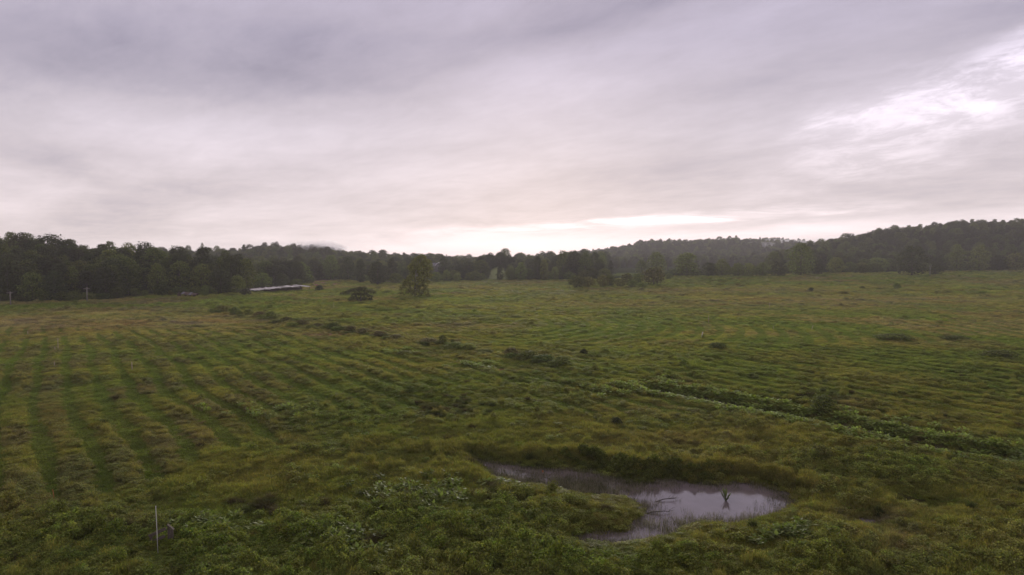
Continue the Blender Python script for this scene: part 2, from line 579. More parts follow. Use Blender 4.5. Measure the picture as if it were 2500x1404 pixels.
M_WATER, t = mat_new('pond_water')
tc = t.node('ShaderNodeTexCoord')
n1 = t.noise(tc.outputs['Object'], 0.8, 3, 0.5)
n2 = t.noise(tc.outputs['Object'], 3.5, 2, 0.5)
p = t.node('ShaderNodeBsdfPrincipled')
t.put(p.inputs['Base Color'], t.ramp(n1, [(0.3, (0.125, 0.098, 0.096)), (0.7, (0.165, 0.132, 0.132))]))
p.inputs['Roughness'].default_value = 0.06
p.inputs['IOR'].default_value = 1.75
p.inputs['Specular IOR Level'].default_value = 0.5
b = t.node('ShaderNodeBump'); b.inputs['Strength'].default_value = 0.02; b.inputs['Distance'].default_value = 0.02
t.put(b.inputs['Height'], n2); t.l.new(b.outputs[0], p.inputs['Normal'])
out_(t, p.outputs[0])

# ------------------------------------------------------------------ meadow zones, all in ground coordinates
EDGE = [(-700, 742), (0, 738), (200, 736), (400, 722), (560, 716), (600, 714), (680, 708), (760, 690), (830, 684), (950, 692), (1100, 686), (1300, 683),
        (1480, 683), (1650, 674), (1850, 672), (2000, 667), (2150, 666), (2300, 662), (2500, 658), (3300, 655)]
EDGE_X = np.array([e[0] for e in EDGE], float)
EDGE_D = np.array([G(*e)[1] for e in EDGE])


def pix_x(X, Y):
    return 1250 + F * X / np.maximum(Y, 1.0)


def edge_d(X, Y):
    return np.interp(pix_x(X, Y), EDGE_X, EDGE_D)


def ell(X, Y, px, py, rx, ry):
    c = G(px, py)
    a = rx * c[1] / F
    y0 = G(px, py - ry)[1]; y1 = G(px, py + ry)[1]
    b_ = max((y0 - y1) / 2, 0.5)
    yc = (y0 + y1) / 2
    xc = (px - 1250) / F * yc
    sh = (px - 1250) / F
    return np.exp(-(((X - xc - sh * (Y - yc)) / a) ** 2 + ((Y - yc) / b_) ** 2))


TAN = np.array([0.215, 0.168, 0.085]); OLIVE = np.array([0.198, 0.194, 0.042]); GREEN = np.array([0.150, 0.182, 0.036])
DEEP = np.array([0.068, 0.082, 0.015]); LUSH = np.array([0.132, 0.162, 0.026]); RED = np.array([0.185, 0.132, 0.062]); MAUVE = np.array([0.150, 0.118, 0.082])
STRAW = np.array([0.205, 0.155, 0.085])

BROWN_Z = [(60, 795, 360, 26, 1.1), (420, 790, 320, 24, 1.0), (2000, 740, 520, 20, .8), (620, 780, 120, 14, .5), (780, 818, 80, 7, .9), (360, 950, 50, 12, .6), (290, 955, 40, 12, .5),
           (1750, 712, 420, 8, .7), (2200, 735, 420, 14, .75), (1500, 745, 300, 14, .6), (1270, 690, 120, 4, .6), (2440, 690, 120, 8, .7), (1100, 700, 250, 6, .4),
           (1560, 1010, 170, 24, .45), (1640, 1075, 150, 25, .65), (1080, 1005, 60, 18, .7), (700, 1080, 70, 14, .6), (1230, 905, 110, 8, .5),
           (2200, 1330, 90, 40, .75), (2150, 1260, 120, 22, .7), (460, 1060, 60, 18, .45), (110, 1000, 90, 60, .5), (2080, 985, 60, 16, .6), (1650, 940, 70, 9, .5),
           (2300, 1060, 80, 12, .4), (330, 1290, 70, 18, .5), (950, 775, 200, 8, .3)]
LUSH_Z = [(200, 751, 420, 10, .9), (600, 1330, 700, 70, .8), (1500, 1385, 400, 40, .9), (2000, 1390, 300, 40, .6), (900, 1260, 300, 40, .6), (1000, 790, 300, 20, .4), (620, 735, 300, 10, .6),
          (1700, 690, 160, 8, .7), (2300, 680, 200, 8, .5), (1250, 960, 250, 30, .3), (2200, 1150, 250, 30, .5), (2100, 880, 400, 40, .2)]
BROAD_Z = [(805, 1318, 75, 24, 1.0), (500, 1310, 80, 26, .9), (1950, 1318, 60, 18, .9), (1010, 1215, 80, 20, .7), (1240, 1190, 60, 10, .4), (1080, 1190, 60, 12, .3),
           (860, 1370, 60, 14, .6), (1500, 955, 60, 12, .6), (960, 860, 40, 5, .5), (1160, 895, 50, 6, .6), (640, 1010, 110, 14, .3)]
FINE_Z = [(980, 1150, 330, 45, 1.0), (680, 1170, 200, 45, .6), (1650, 1080, 380, 32, .9), (1300, 1065, 330, 25, .8), (1000, 890, 180, 9, .5)]
RUSH_Z = [(1222, 1212, 26, 18, 1.0), (1245, 1225, 30, 8, .6), (890, 1335, 40, 18, .8), (1075, 1000, 70, 22, .6), (1590, 1290, 12, 14, 1.0), (650, 1240, 50, 12, .5), (2000, 975, 60, 14, .4)]


def zsum(X, Y, Z):
    out = np.zeros_like(X)
    for (a, b_, c_, d_, k) in Z:
        out = np.maximum(out, k * ell(X, Y, a, b_, c_, d_))
    return out


T_ROW = math.atan((130 - 1250) / F)
REED_PX = [(900, 1098), (980, 1106), (1080, 1112), (1180, 1120), (1300, 1134), (1420, 1142), (1500, 1158), (1560, 1170), (1640, 1170), (1760, 1172), (1860, 1184), (1945, 1205)]
REED_L = [G(a, b_)[:2] + np.array([0, 1.2]) for a, b_ in REED_PX]


def rows(X, Y):
    """0..1 cut swath, and how strongly the cutting shows"""
    n = np.array([math.cos(T_ROW), -math.sin(T_ROW)])
    u = X * n[0] + Y * n[1]
    u = u + 3.4 * (fbm(X / 34, Y / 34, 61, 2) - 0.5) + 0.7 * (fbm(X / 6, Y / 6, 62, 2) - 0.5)
    # the swaths on the far side bend round the slope
    r2 = np.hypot(X + 20, Y - 148) + 2.4 * (fbm(X / 30, Y / 30, 63, 2) - 0.5)
    f1 = np.mod(u / 2.98, 1.0)
    f2 = np.mod(r2 / 3.8, 1.0)
    far = S((X + 2) / 12) * S((Y - 104) / 14)
    cut1 = S((0.305 + .20 * (fbm(X / 7, Y / 7, 66, 2) - .5) - np.abs(f1 - 0.5)) / 0.06)
    cut2 = S((0.34 - np.abs(f2 - 0.5)) / 0.07)
    px = pix_x(X, Y)
    vis1 = S((Y - 44 + 12 * S((560 - px) / 260)) / 10) * S((140 - Y) / 40) * S((820 - px) / 500 + 0.30)
    vis1 = np.maximum(vis1, 0.66 * S((Y - 54) / 10) * S((170 - Y) / 45))
    vis1 = np.maximum(vis1, 0.62 * S((px - 1850) / 250) * S((Y - 33) / 6) * S((190 - Y) / 40))
    vis2 = S((Y - 100) / 15) * S((260 - Y) / 60) * 0.9
    vis1 = vis1 * (.72 + .28 * S((Y - 44) / 10))
    vis = vis1 * (1 - far) + vis2 * far
    cut = cut1 * (1 - far) + cut2 * far
    brk = S((fbm(X / 9, Y / 9, 65, 3) - 0.30) / 0.18)
    return cut, vis * (0.58 + 0.42 * brk)


def tint_at(X, Y, red=True):
    f1 = fbm(X / 14, Y / 14, 71, 4); f2 = fbm(X / 4, Y / 4, 72, 3); f3 = fbm(X / 45, Y / 45, 73, 3)
    k = S((f1 - 0.30) / 0.4)[:, None]
    c_ = OLIVE * k + GREEN * (1 - k)
    k = (S((f2 - 0.55) / 0.25) * 0.45)[:, None]
    c_ = c_ * (1 - k) + DEEP * k
    lu = zsum(X, Y, LUSH_Z)[:, None]
    c_ = c_ * (1 - lu) + LUSH * lu
    br = zsum(X, Y, BROWN_Z)
    br = np.clip(br * (0.35 + 1.3 * f2), 0, 1)
    br = np.maximum(br * .85, 0.55 * S((f3 * 0.5 + f1 * 0.5 - 0.54) / 0.12) * S((Y - 80) / 60))
    kind = fbm(X / 7, Y / 7, 74, 2)[:, None]
    bc = np.where(kind < 0.42, RED, np.where(kind > 0.62, MAUVE, TAN))
    c_ = c_ * (1 - br[:, None]) + bc * br[:, None]
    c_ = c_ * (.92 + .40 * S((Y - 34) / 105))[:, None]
    return c_, br


# ------------------------------------------------------------------ ground sheet (reaches past the last hill)
radii = np.concatenate([np.array([0.01, 4, 9, 15, 20]), np.arange(24, 62, 0.22), np.arange(62, 150, 0.8), np.arange(150, 720, 4.0), np.geomspace(724, 2600, 60)])
aza = np.concatenate([np.linspace(-50, 50, 380), np.linspace(52, 308, 66)])
aza = np.radians(aza)
RR, AA = np.meshgrid(radii, aza, indexing='ij')
GX = (RR * np.sin(AA)).ravel(); GY = (RR * np.cos(AA)).ravel()
GZ = ground_z(GX, GY)
nr, na = RR.shape
ii, jj = np.meshgrid(np.arange(nr - 1), np.arange(na), indexing='ij')
j2 = (jj + 1) % na
quads = np.stack([ii * na + jj, ii * na + j2, (ii + 1) * na + j2, (ii + 1) * na + jj], -1).reshape(-1, 4)[:, ::-1]
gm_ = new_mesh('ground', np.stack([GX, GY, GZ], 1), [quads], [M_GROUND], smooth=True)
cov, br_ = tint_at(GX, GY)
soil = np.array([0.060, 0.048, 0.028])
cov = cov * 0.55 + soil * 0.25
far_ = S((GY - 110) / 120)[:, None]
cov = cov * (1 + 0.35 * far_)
beyond = S((np.hypot(GX, GY) - edge_d(GX, GY) * np.hypot(GX, GY) / np.maximum(GY, 1) - 4) / 10)
wood = np.array([0.030, 0.036, 0.016])
cov = np.where((GY > 60)[:, None], cov * (1 - beyond[:, None]) + wood * beyond[:, None], cov)
# red earth bank and the two small pastures on the far slope
for (a_, b_, c_, d_, colr, k) in [(790, 694, 48, 9, (0.24, 0.13, 0.09), .9), (880, 690, 80, 5, (0.15, 0.14, 0.055), .8), (1217, 668, 36, 14, (0.20, 0.225, 0.09), 1.0),
                             (1520, 670, 30, 3, (0.10, 0.13, 0.035), 1.0), (790, 817, 70, 5, (0.22, 0.13, 0.07), .8), (1240, 903, 80, 3, (0.20, 0.10, 0.06), .5)]:
    e_ = np.clip(k * 1.6 * ell(GX, GY, a_, b_, c_, d_), 0, 1)[:, None] * (GY > 30)[:, None]
    cov = cov * (1 - e_) + np.array(colr) * e_
wet = np.zeros(len(GX)); nn = (GY > 24) & (GY < 95) & (np.abs(GX) < 95)
wet[nn] = 1 - S((water_sd(GX[nn], GY[nn]) + 0.3) / 1.2)
cov = cov * (1 - wet[:, None]) + np.array([0.045, 0.030, 0.024]) * wet[:, None]
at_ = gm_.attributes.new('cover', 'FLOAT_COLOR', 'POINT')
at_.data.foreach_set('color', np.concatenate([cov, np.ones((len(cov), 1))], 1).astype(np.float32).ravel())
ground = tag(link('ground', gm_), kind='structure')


def water_sheet(name, P, grow):
    P = np.asarray(P)
    c_ = P.mean(0)
    lo, hi = P.min(0) - grow, P.max(0) + grow
    V = [[lo[0], lo[1], WATER], [hi[0], lo[1], WATER], [hi[0], hi[1], WATER], [lo[0], hi[1], WATER]]
    return tag(link(name, new_mesh(name, V, [np.array([[0, 1, 2, 3]])], [M_WATER])), kind='structure')


water_sheet('pond_water', POND, 0.6)
water_sheet('puddle_water', PUD, 0.4)
water_sheet('puddle_water', PUD2, 0.4)
# the ditch: a ribbon along its bed
Pc = np.asarray(CHAN)
Vr = []
for i in range(len(Pc)):
    d_ = Pc[min(i + 1, len(Pc) - 1)] - Pc[max(i - 1, 0)]
    nrm = np.array([-d_[1], d_[0]]) / np.linalg.norm(d_)
    Vr += [[*(Pc[i] + nrm * 1.9), WATER], [*(Pc[i] - nrm * 1.9), WATER]]
qs = np.array([[2 * i, 2 * i + 1, 2 * i + 3, 2 * i + 2] for i in range(len(Pc) - 1)])
tag(link('ditch_water', new_mesh('ditch_water', Vr, [qs], [M_WATER])), kind='structure')


# ================================================================== trees
def leaf_arrays(C, N, L, W_, rng, fold=0.12):
    n = len(C)
    r = rng.normal(size=(n, 3))
    T = np.cross(N, r); T /= np.linalg.norm(T, axis=1, keepdims=True) + 1e-9
    B = np.cross(N, T)
    L = np.broadcast_to(L, (n,))[:, None]; W_ = np.broadcast_to(W_, (n,))[:, None]
    V = np.stack([C - T * L * 0.5, C + B * W_ * 0.5 - N * fold * L, C + T * L * 0.5, C - B * W_ * 0.5 - N * fold * L], 1).reshape(-1, 3)
    Fq = np.arange(4 * n).reshape(n, 4)
    return V, Fq


def crown_from_lobes(lobes, n_leaf, leaf, rng, inner=0.55, span=(0.72, 1.08)):
    """lobes: (x,y,z,rx,rz). Leaves lie in the outer part of each lobe, none deep inside the crown."""
    lobes = np.asarray(lobes, float)
    area = lobes[:, 3] ** 2
    pick = rng.choice(len(lobes), n_leaf, p=area / area.sum())
    d = rng.normal(size=(n_leaf, 3)); d /= np.linalg.norm(d, axis=1, keepdims=True)
    d[:, 2] = np.where((d[:, 2] < -0.3) & (rng.random(n_leaf) < 0.7), -d[:, 2], d[:, 2])
    rr = rng.uniform(span[0], span[1], n_leaf) * (1 + 0.22 * np.sin(d[:, 0] * 5 + pick) * np.cos(d[:, 1] * 6 + 2 * pick))
    Lb = lobes[pick]
    C = Lb[:, :3] + d * np.stack([Lb[:, 3], Lb[:, 3], Lb[:, 4]], 1) * rr[:, None]
    keep = np.ones(n_leaf, bool)
    for l_ in lobes:
        q = ((C[:, 0] - l_[0]) / l_[3]) ** 2 + ((C[:, 1] - l_[1]) / l_[3]) ** 2 + ((C[:, 2] - l_[2]) / l_[4]) ** 2
        keep &= q > inner ** 2
    C = C[keep]; d = d[keep]
    N = d + rng.normal(size=d.shape) * 0.38
    N /= np.linalg.norm(N, axis=1, keepdims=True)
    L = leaf * rng.uniform(0.6, 1.4, len(C))
    return leaf_arrays(C, N, L, L * rng.uniform(0.55, 0.8, len(C)), rng)


def lobes_round(rng, h, rad, base=0.18, n=26, top=1.0, flat=0.8):
    """a broadleaf crown: lobes through an uneven envelope between base*h and h"""
    L = []
    ang0 = rng.random() * 6.28
    for i in range(n):
        u = (i + rng.random()) / n
        zf = base + (1 - base) * u
        prof = math.sin(math.pi * min(max((u * 0.86 + 0.10), 0), 1)) ** 0.6
        prof *= (1 - 0.35 * u * top)
        a = ang0 + i * 2.4 + rng.normal() * 0.3
        lr = rad * rng.uniform(0.27, 0.44)
        rr = max(rad * prof * rng.uniform(0.75, 1.08) - lr * 0.75, 0) if u < 0.93 else rad * 0.1
        L.append((rr * math.cos(a), rr * math.sin(a), zf * h - (lr * 0.6 if u > 0.8 else 0), lr, lr * flat))
    return L


def trunk_mb(rng, h, r, lobes, nb=6, mb=None):
    mb = mb or MB()
    lean = rng.normal(size=2) * 0.02 * h
    pts = [np.array([0, 0, -0.4])] + [np.array([lean[0] * t * t, lean[1] * t * t, h * 0.78 * t]) for t in np.linspace(0.06, 1, 6)]
    mb.tube(pts, np.linspace(r, r * 0.18, 7), 7)
    idx = rng.choice(len(lobes), min(nb, len(lobes)), replace=False)
    for i in idx:
        e = np.array(lobes[i][:3])
        s_ = np.array([lean[0] * .2, lean[1] * .2, max(min(e[2] * rng.uniform(0.45, 0.75), h * 0.7), 0.4)])
        m = (s_ + e) / 2 + np.array([0, 0, -0.05 * h * rng.random()])
        mb.tube([s_, m, e], [r * 0.42, r * 0.28, r * 0.08], 5)
    return mb


TREE_KINDS = {}


def make_kind(name, h, rad, seed, n_leaf=3600, leaf=0.55, base=0.16, n=26, flat=0.8, top=1.0, bark=None, nb=6):
    rng = np.random.default_rng(seed)
    lb = lobes_round(rng, h, rad, base, n, top, flat)
    V, Fq = crown_from_lobes(lb, n_leaf, leaf, rng, span=(.55, 1.38) if name.startswith('bush') else (.68, 1.14))
    crown = new_mesh('crown', V, [Fq], [M_LEAF])
    tr = trunk_mb(rng, h, 0.02 * h + 0.04, lb, nb).mesh('trunk', bark or M_BARK, True)
    TREE_KINDS[name] = (crown, tr, h, rad)


for i in range(5):
    make_kind('round%d' % i, 14, 5.2 + 0.5 * (i % 3), 100 + i, base=0.03 + 0.01 * i, n=26 + 3 * i)
for i in range(3):
    make_kind('tall%d' % i, 16, 3.9 + 0.3 * i, 120 + i, base=0.05, n=30)
for i in range(3):
    make_kind('low%d' % i, 8, 4.6, 140 + i, n_leaf=2800, base=0.02, n=24, leaf=0.45)
for i in range(4):
    make_kind('bush%d' % i, 3.2, 2.3, 160 + i, n_leaf=2200, base=0.10, n=16, leaf=0.26, nb=3)


def conifer(name, h, rad, seed):
    rng = np.random.default_rng(seed)
    C = []; N = []
    for k in range(22):
        z = h * (0.16 + 0.82 * k / 22)
        R = rad * (1 - k / 23) ** 0.8 * rng.uniform(0.7, 1.15)
        for b_ in range(7):
            a = rng.random() * 6.28
            t = rng.random(26) ** 0.7
            C.append(np.stack([R * t * np.cos(a) + rng.normal(size=26) * .15, R * t * np.sin(a) + rng.normal(size=26) * .15, z - 0.18 * R * t + rng.normal(size=26) * .12], 1))
            N.append(np.tile([0.2 * math.cos(a), 0.2 * math.sin(a), 1.0], (26, 1)) + rng.normal(size=(26, 3)) * .4)
    C = np.concatenate(C); N = np.concatenate(N); N /= np.linalg.norm(N, axis=1, keepdims=True)
    V, Fq = leaf_arrays(C, N, 0.5, 0.22, rng)
    crown = new_mesh('crown', V, [Fq], [M_LEAF])
    mb = MB(); mb.tube([[0, 0, -0.4], [0, 0, h * .5], [0, 0, h * 0.97]], [0.26, 0.17, 0.03], 7)
    TREE_KINDS[name] = (crown, mb.mesh('trunk', M_BARK, True), h, rad)


conifer('conifer0', 17, 4.4, 201)
conifer('conifer1', 15, 3.8, 202)

T_DARK = np.array([0.044, 0.050, 0.020]); T_MID = np.array([0.108, 0.128, 0.032]); T_LIGHT = np.array([0.138, 0.158, 0.038]); T_OLIVE = np.array([0.130, 0.128, 0.034]); T_BROWN = np.array([0.118, 0.098, 0.044])


def put_tree(kind, name, loc, height, width, tint, label, cat='tree', group=None, rz=None, parts=('crown', 'trunk')):
    cr, tr, h, rad = TREE_KINDS[kind]
    e = link(name, None, None, loc)
    e.empty_display_size = 0.5
    e.rotation_euler = (0, 0, rnd.random() * 6.28 if rz is None else rz)
    e.scale = (width / (2 * rad), width / (2 * rad), height / h)
    a = link(parts[0], cr, e); b_ = link(parts[1], tr, e)
    a['tint'] = [float(v) for v in tint] + [1.0]
    tag(e, label, cat, group)
    return e


def at_px(px, base, top, wid):
    g = G(px, base)
    d = g[1]
    z = float(ground_z(np.array([g[0]]), np.array([g[1]]))[0])
    return (g[0], g[1], z - 0.05), (base - top) * d / F, wid * d / F


def jit(c_, k=0.12):
    return np.clip(np.asarray(c_) * (1 + RNG.normal() * k) * (1 + RNG.normal(size=3) * 0.04), 0.012, 0.5)


# --- the tall lone tree in the meadow, its crown built to its own outline
rng = np.random.default_rng(77)
loc, hh, ww = at_px(1013, 726, 621, 76)
k = ww / 76
main_lobes = []
for (x, y, r) in [(1030, 630, 13), (1018, 640, 15), (1042, 642, 13), (1008, 654, 15), (1030, 655, 18), (1048, 658, 11), (1012, 668, 15), (1036, 671, 15), (1050, 674, 8),
                  (1004, 682, 15), (1024, 686, 15), (1040, 690, 11), (992, 694, 14), (1010, 700, 15), (1030, 704, 14), (984, 706, 12), (1000, 714, 13), (1022, 716, 13), (1041, 712, 11), (979, 718, 8), (1048, 720, 8)]:
    for q in range(2):
        main_lobes.append(((x - 1013) * k, (rng.random() - 0.5) * 2 * (0.33 * ww - r * k * .6), (726 - y) * k, r * k * rng.uniform(.78, 1.0), r * k * rng.uniform(.68, .9)))
V, Fq = crown_from_lobes(main_lobes, 7500, 0.52, rng, inner=0.5)
e = link('lone_tree', None, None, loc)
tag(e, 'tall lone tree with light green leaves standing out in the open meadow', 'tree')
a = link('crown', new_mesh('crown', V, [Fq], [M_LEAF]), e)
a['tint'] = [0.150, 0.152, 0.038, 1.0]
mb = MB()
mb.tube([[0, 0, -.4], [0.1, 0, hh * .25], [0.5, 0, hh * .55], [1.2 * k * 6, 0, hh * .9]], [.42, .34, .22, .06], 9)
mb.build('trunk', M_PALE, e, True)
for i in range(9):
    l_ = main_lobes[i * 4 + 1]
    mb = MB(); mb.tube([[0.2, 0, l_[2] * 0.62], [l_[0] * .5, l_[1] * .4, l_[2] * .8], [l_[0], l_[1], l_[2]]], [.16, .11, .04], 6)
    mb.build('branch', M_PALE, e, True)

# --- the low spreading tree beside it
loc, hh, ww = at_px(878, 737, 701, 76)
k = ww / 76
rng = np.random.default_rng(78)
lb = []
for (x, y, r) in [(845, 715, 9), (858, 711, 11), (872, 708, 11), (888, 706, 11), (884, 712, 12), (902, 712, 10), (912, 715, 7), (866, 720, 10), (894, 720, 10), (905, 724, 8), (876, 720, 10), (836, 716, 5), (862, 727, 8), (880, 703, 6), (858, 731, 6), (890, 730, 8), (902, 731, 7), (874, 729, 7)]:
    for q in range(2):
        lb.append(((x - 878) * k, (rng.random() - .5) * 0.5 * ww, (737 - y) * k, r * k * rng.uniform(.7, .95), r * k * rng.uniform(.5, .7)))
V, Fq = crown_from_lobes(lb, 3900, 0.36, rng, inner=.4)
e = link('spreading_tree', None, None, loc)
tag(e, 'low wide spreading tree with several short stems, just left of the lone tall tree', 'tree')
a = link('crown', new_mesh('crown', V, [Fq], [M_LEAF]), e); a['tint'] = [0.085, 0.085, 0.032, 1.0]
for i in range(5):
    an = i * 1.26
    mb = MB(); mb.tube([[.4 * math.cos(an), .4 * math.sin(an), -.3], [.9 * math.cos(an), .7 * math.sin(an), hh * .3], [2.6 * math.cos(an), 1.6 * math.sin(an), hh * .62]], [.2, .15, .05], 6)
    mb.build('stem', M_BARK, e, True)

# --- single trees one can pick out: column, base row, top row, width, kind, tint, label
SINGLE = [
    (20, 737, 628, 70, 'round0', T_DARK, 'dark rounded tree at the wood edge beside the first utility pole'),
    (80, 737, 664, 66, 'low0', T_MID, 'low broad tree at the wood edge between the two utility poles'),
    (132, 737, 660, 60, 'low1', T_DARK, 'dark low tree at the wood edge nearer the taller utility pole'),
    (179, 730, 650, 50, 'round1', T_MID, 'mid green rounded tree just behind the taller utility pole'),
    (232, 722, 645, 68, 'round2', T_MID, 'large domed green tree right of the taller utility pole'),
    (290, 716, 653, 46, 'round3', T_MID, 'narrower domed tree beside the gap in the left wood'),
    (266, 698, 608, 64, 'tall0', T_LIGHT, 'tall paler green tree rising out of the dark left wood'),
    (384, 717, 643, 54, 'round4', T_LIGHT, 'light green rounded tree on the far side of the wood gap'),
    (440, 714, 636, 66, 'round0', T_MID, 'broad tree standing over the small ruined barn'),
    (492, 715, 645, 70, 'round1', T_MID, 'dense tree right of the small ruined barn'),
    (540, 718, 654, 60, 'low2', T_DARK, 'dark tree between the ruined barn and the white-roofed shed'),
    (580, 718, 672, 44, 'low0', T_MID, 'low tree at the near end of the white-roofed shed'),
    (640, 702, 665, 52, 'low1', T_MID, 'rounded bushy tree just behind the white-roofed shed'),
    (690, 700, 668, 40, 'low2', T_DARK, 'small dark tree behind the middle of the white-roofed shed'),
    (728, 688, 624, 40, 'round2', T_DARK, 'dark tree behind the red earth bank, at its wood end'),
    (768, 684, 630, 44, 'round1', T_DARK, 'dark tree at the top of the red earth bank'),
    (808, 683, 622, 46, 'round3', T_MID, 'pale domed tree above the red earth bank'),
    (850, 687, 628, 48, 'round4', T_DARK, 'dark domed tree right of the red earth bank'),
    (880, 691, 632, 28, 'tall1', T_DARK, 'slim dark tree right behind the low spreading tree'),
    (922, 695, 637, 52, 'round0', T_DARK, 'wide dark tree standing forward between spreading tree and lone tree'),
    (957, 689, 630, 34, 'tall2', T_DARK, 'dark upright tree just left behind the lone tall tree'),
    (1066, 689, 664, 32, 'low0', T_MID, 'small bushy tree below the grey-roofed house'),
    (1090, 688, 658, 26, 'low1', T_MID, 'small rounded tree right of the grey-roofed house'),
    (1116, 688, 665, 26, 'low2', T_LIGHT, 'little round tree in front of the far wood, right of the house'),
    (1160, 687, 660, 34, 'round1', T_MID, 'small tree left of the pale hillside pasture'),
    (1221, 685, 648, 20, 'tall1', T_DARK, 'slim dark tree standing in the pale hillside pasture'),
    (1248, 685, 650, 24, 'round2', T_MID, 'small tree at the right edge of the pale hillside pasture'),
    (1272, 685, 640, 32, 'tall0', T_LIGHT, 'pale feathery tree below the upper hillside pasture'),
    (1312, 685, 618, 24, 'tall2', T_DARK, 'tall slim tree breaking the skyline of the middle wood'),
    (1328, 685, 632, 28, 'tall1', T_MID, 'green slender tree beside the tall slim skyline tree'),
    (1355, 684, 651, 26, 'round3', T_LIGHT, 'small pale tree at the foot of the middle wood'),
    (1374, 680, 612, 42, 'round4', T_MID * .65, 'large dark tree at the left end of the middle wood crest'),
    (1402, 680, 611, 48, 'round0', T_DARK, 'large dark domed tree at the top of the middle wood crest'),
    (1428, 680, 616, 42, 'round1', T_MID * .65, 'dark tree on the middle wood crest, next to its end tree'),
    (1452, 678, 613, 36, 'round2', T_DARK, 'dark end tree of the middle wood, beside the valley gap'),
    (1466, 676, 632, 24, 'tall0', T_MID * .65, 'short dark tree at the valley gap end of the middle wood'),
    (1491, 675, 634, 26, 'conifer1', T_DARK, 'pointed evergreen standing alone in the valley gap'),
    (1566, 673, 635, 36, 'round3', T_MID, 'lower tree left against the domed tree past the valley gap'),
    (1602, 672, 615, 56, 'round4', T_MID, 'domed green tree behind the big shrub cluster'),
    (1676, 675, 616, 70, 'round0', T_MID, 'broad dark green tree right of the shrub cluster'),
    (1730, 675, 640, 42, 'low0', T_DARK, 'low tree right against the broad dark green tree'),
    (1762, 675, 632, 42, 'round1', T_MID, 'rounded tree midway between the broad tree and the tall domed tree'),
    (1802, 675, 641, 40, 'low1', T_MID, 'lower tree in the row left of the tall domed tree'),
    (1828, 675, 641, 34, 'low2', T_LIGHT, 'paler low tree in the row left of the tall domed tree'),
    (1862, 675, 640, 42, 'low0', T_MID, 'bushy low tree next to the tall domed tree'),
    (1900, 675, 640, 46, 'low2', T_DARK, 'dark low tree touching the left side of the tall domed tree'),
    (1955, 673, 592, 72, 'round2', T_MID, 'tallest domed tree on the right meadow edge, breaking the skyline'),
    (1995, 671, 634, 36, 'low1', T_DARK, 'low dark tree under the right side of the tall domed tree'),
    (2040, 669, 628, 48, 'round3', T_LIGHT, 'pale round tree standing free right of the tall domed tree'),
    (2104, 664, 640, 40, 'low2', T_LIGHT, 'pale low tree at the foot of the right hill, left of its twin dome'),
    (2142, 663, 629, 62, 'low0', T_LIGHT, 'wide pale domed tree at the foot of the right hill'),
    (2226, 674, 600, 92, 'round4', T_DARK, 'big wide dark tree standing forward of the right hill'),
    (2283, 672, 640, 40, 'low1', T_DARK, 'low dark tree beside the big wide dark tree and pale dead trunk'),
    (2336, 664, 596, 44, 'tall2', T_MID, 'tall tree on the right hill foot past the big wide tree'),
    (2390, 663, 598, 52, 'round1', T_MID, 'rounded tree on the right hill foot, second past the big wide tree'),
    (2440, 662, 622, 44, 'round0', T_DARK, 'dark tree at the right hill foot before the corner tree'),
    (2480, 662, 616, 54, 'low2', T_OLIVE, 'olive green tree at the far right corner of the meadow'),
]
SINGLE_XY = []
for (px, bs, tp, wd, kd, ti, lab) in SINGLE:
    loc, hh, ww = at_px(px, bs, tp, wd)
    SINGLE_XY.append((loc[0], loc[1], ww / 2, hh))
    put_tree(kd, 'meadow_edge_tree', loc, hh, ww * 1.12, jit(ti, 0.06), lab, 'tree', 'trees along the meadow edge')

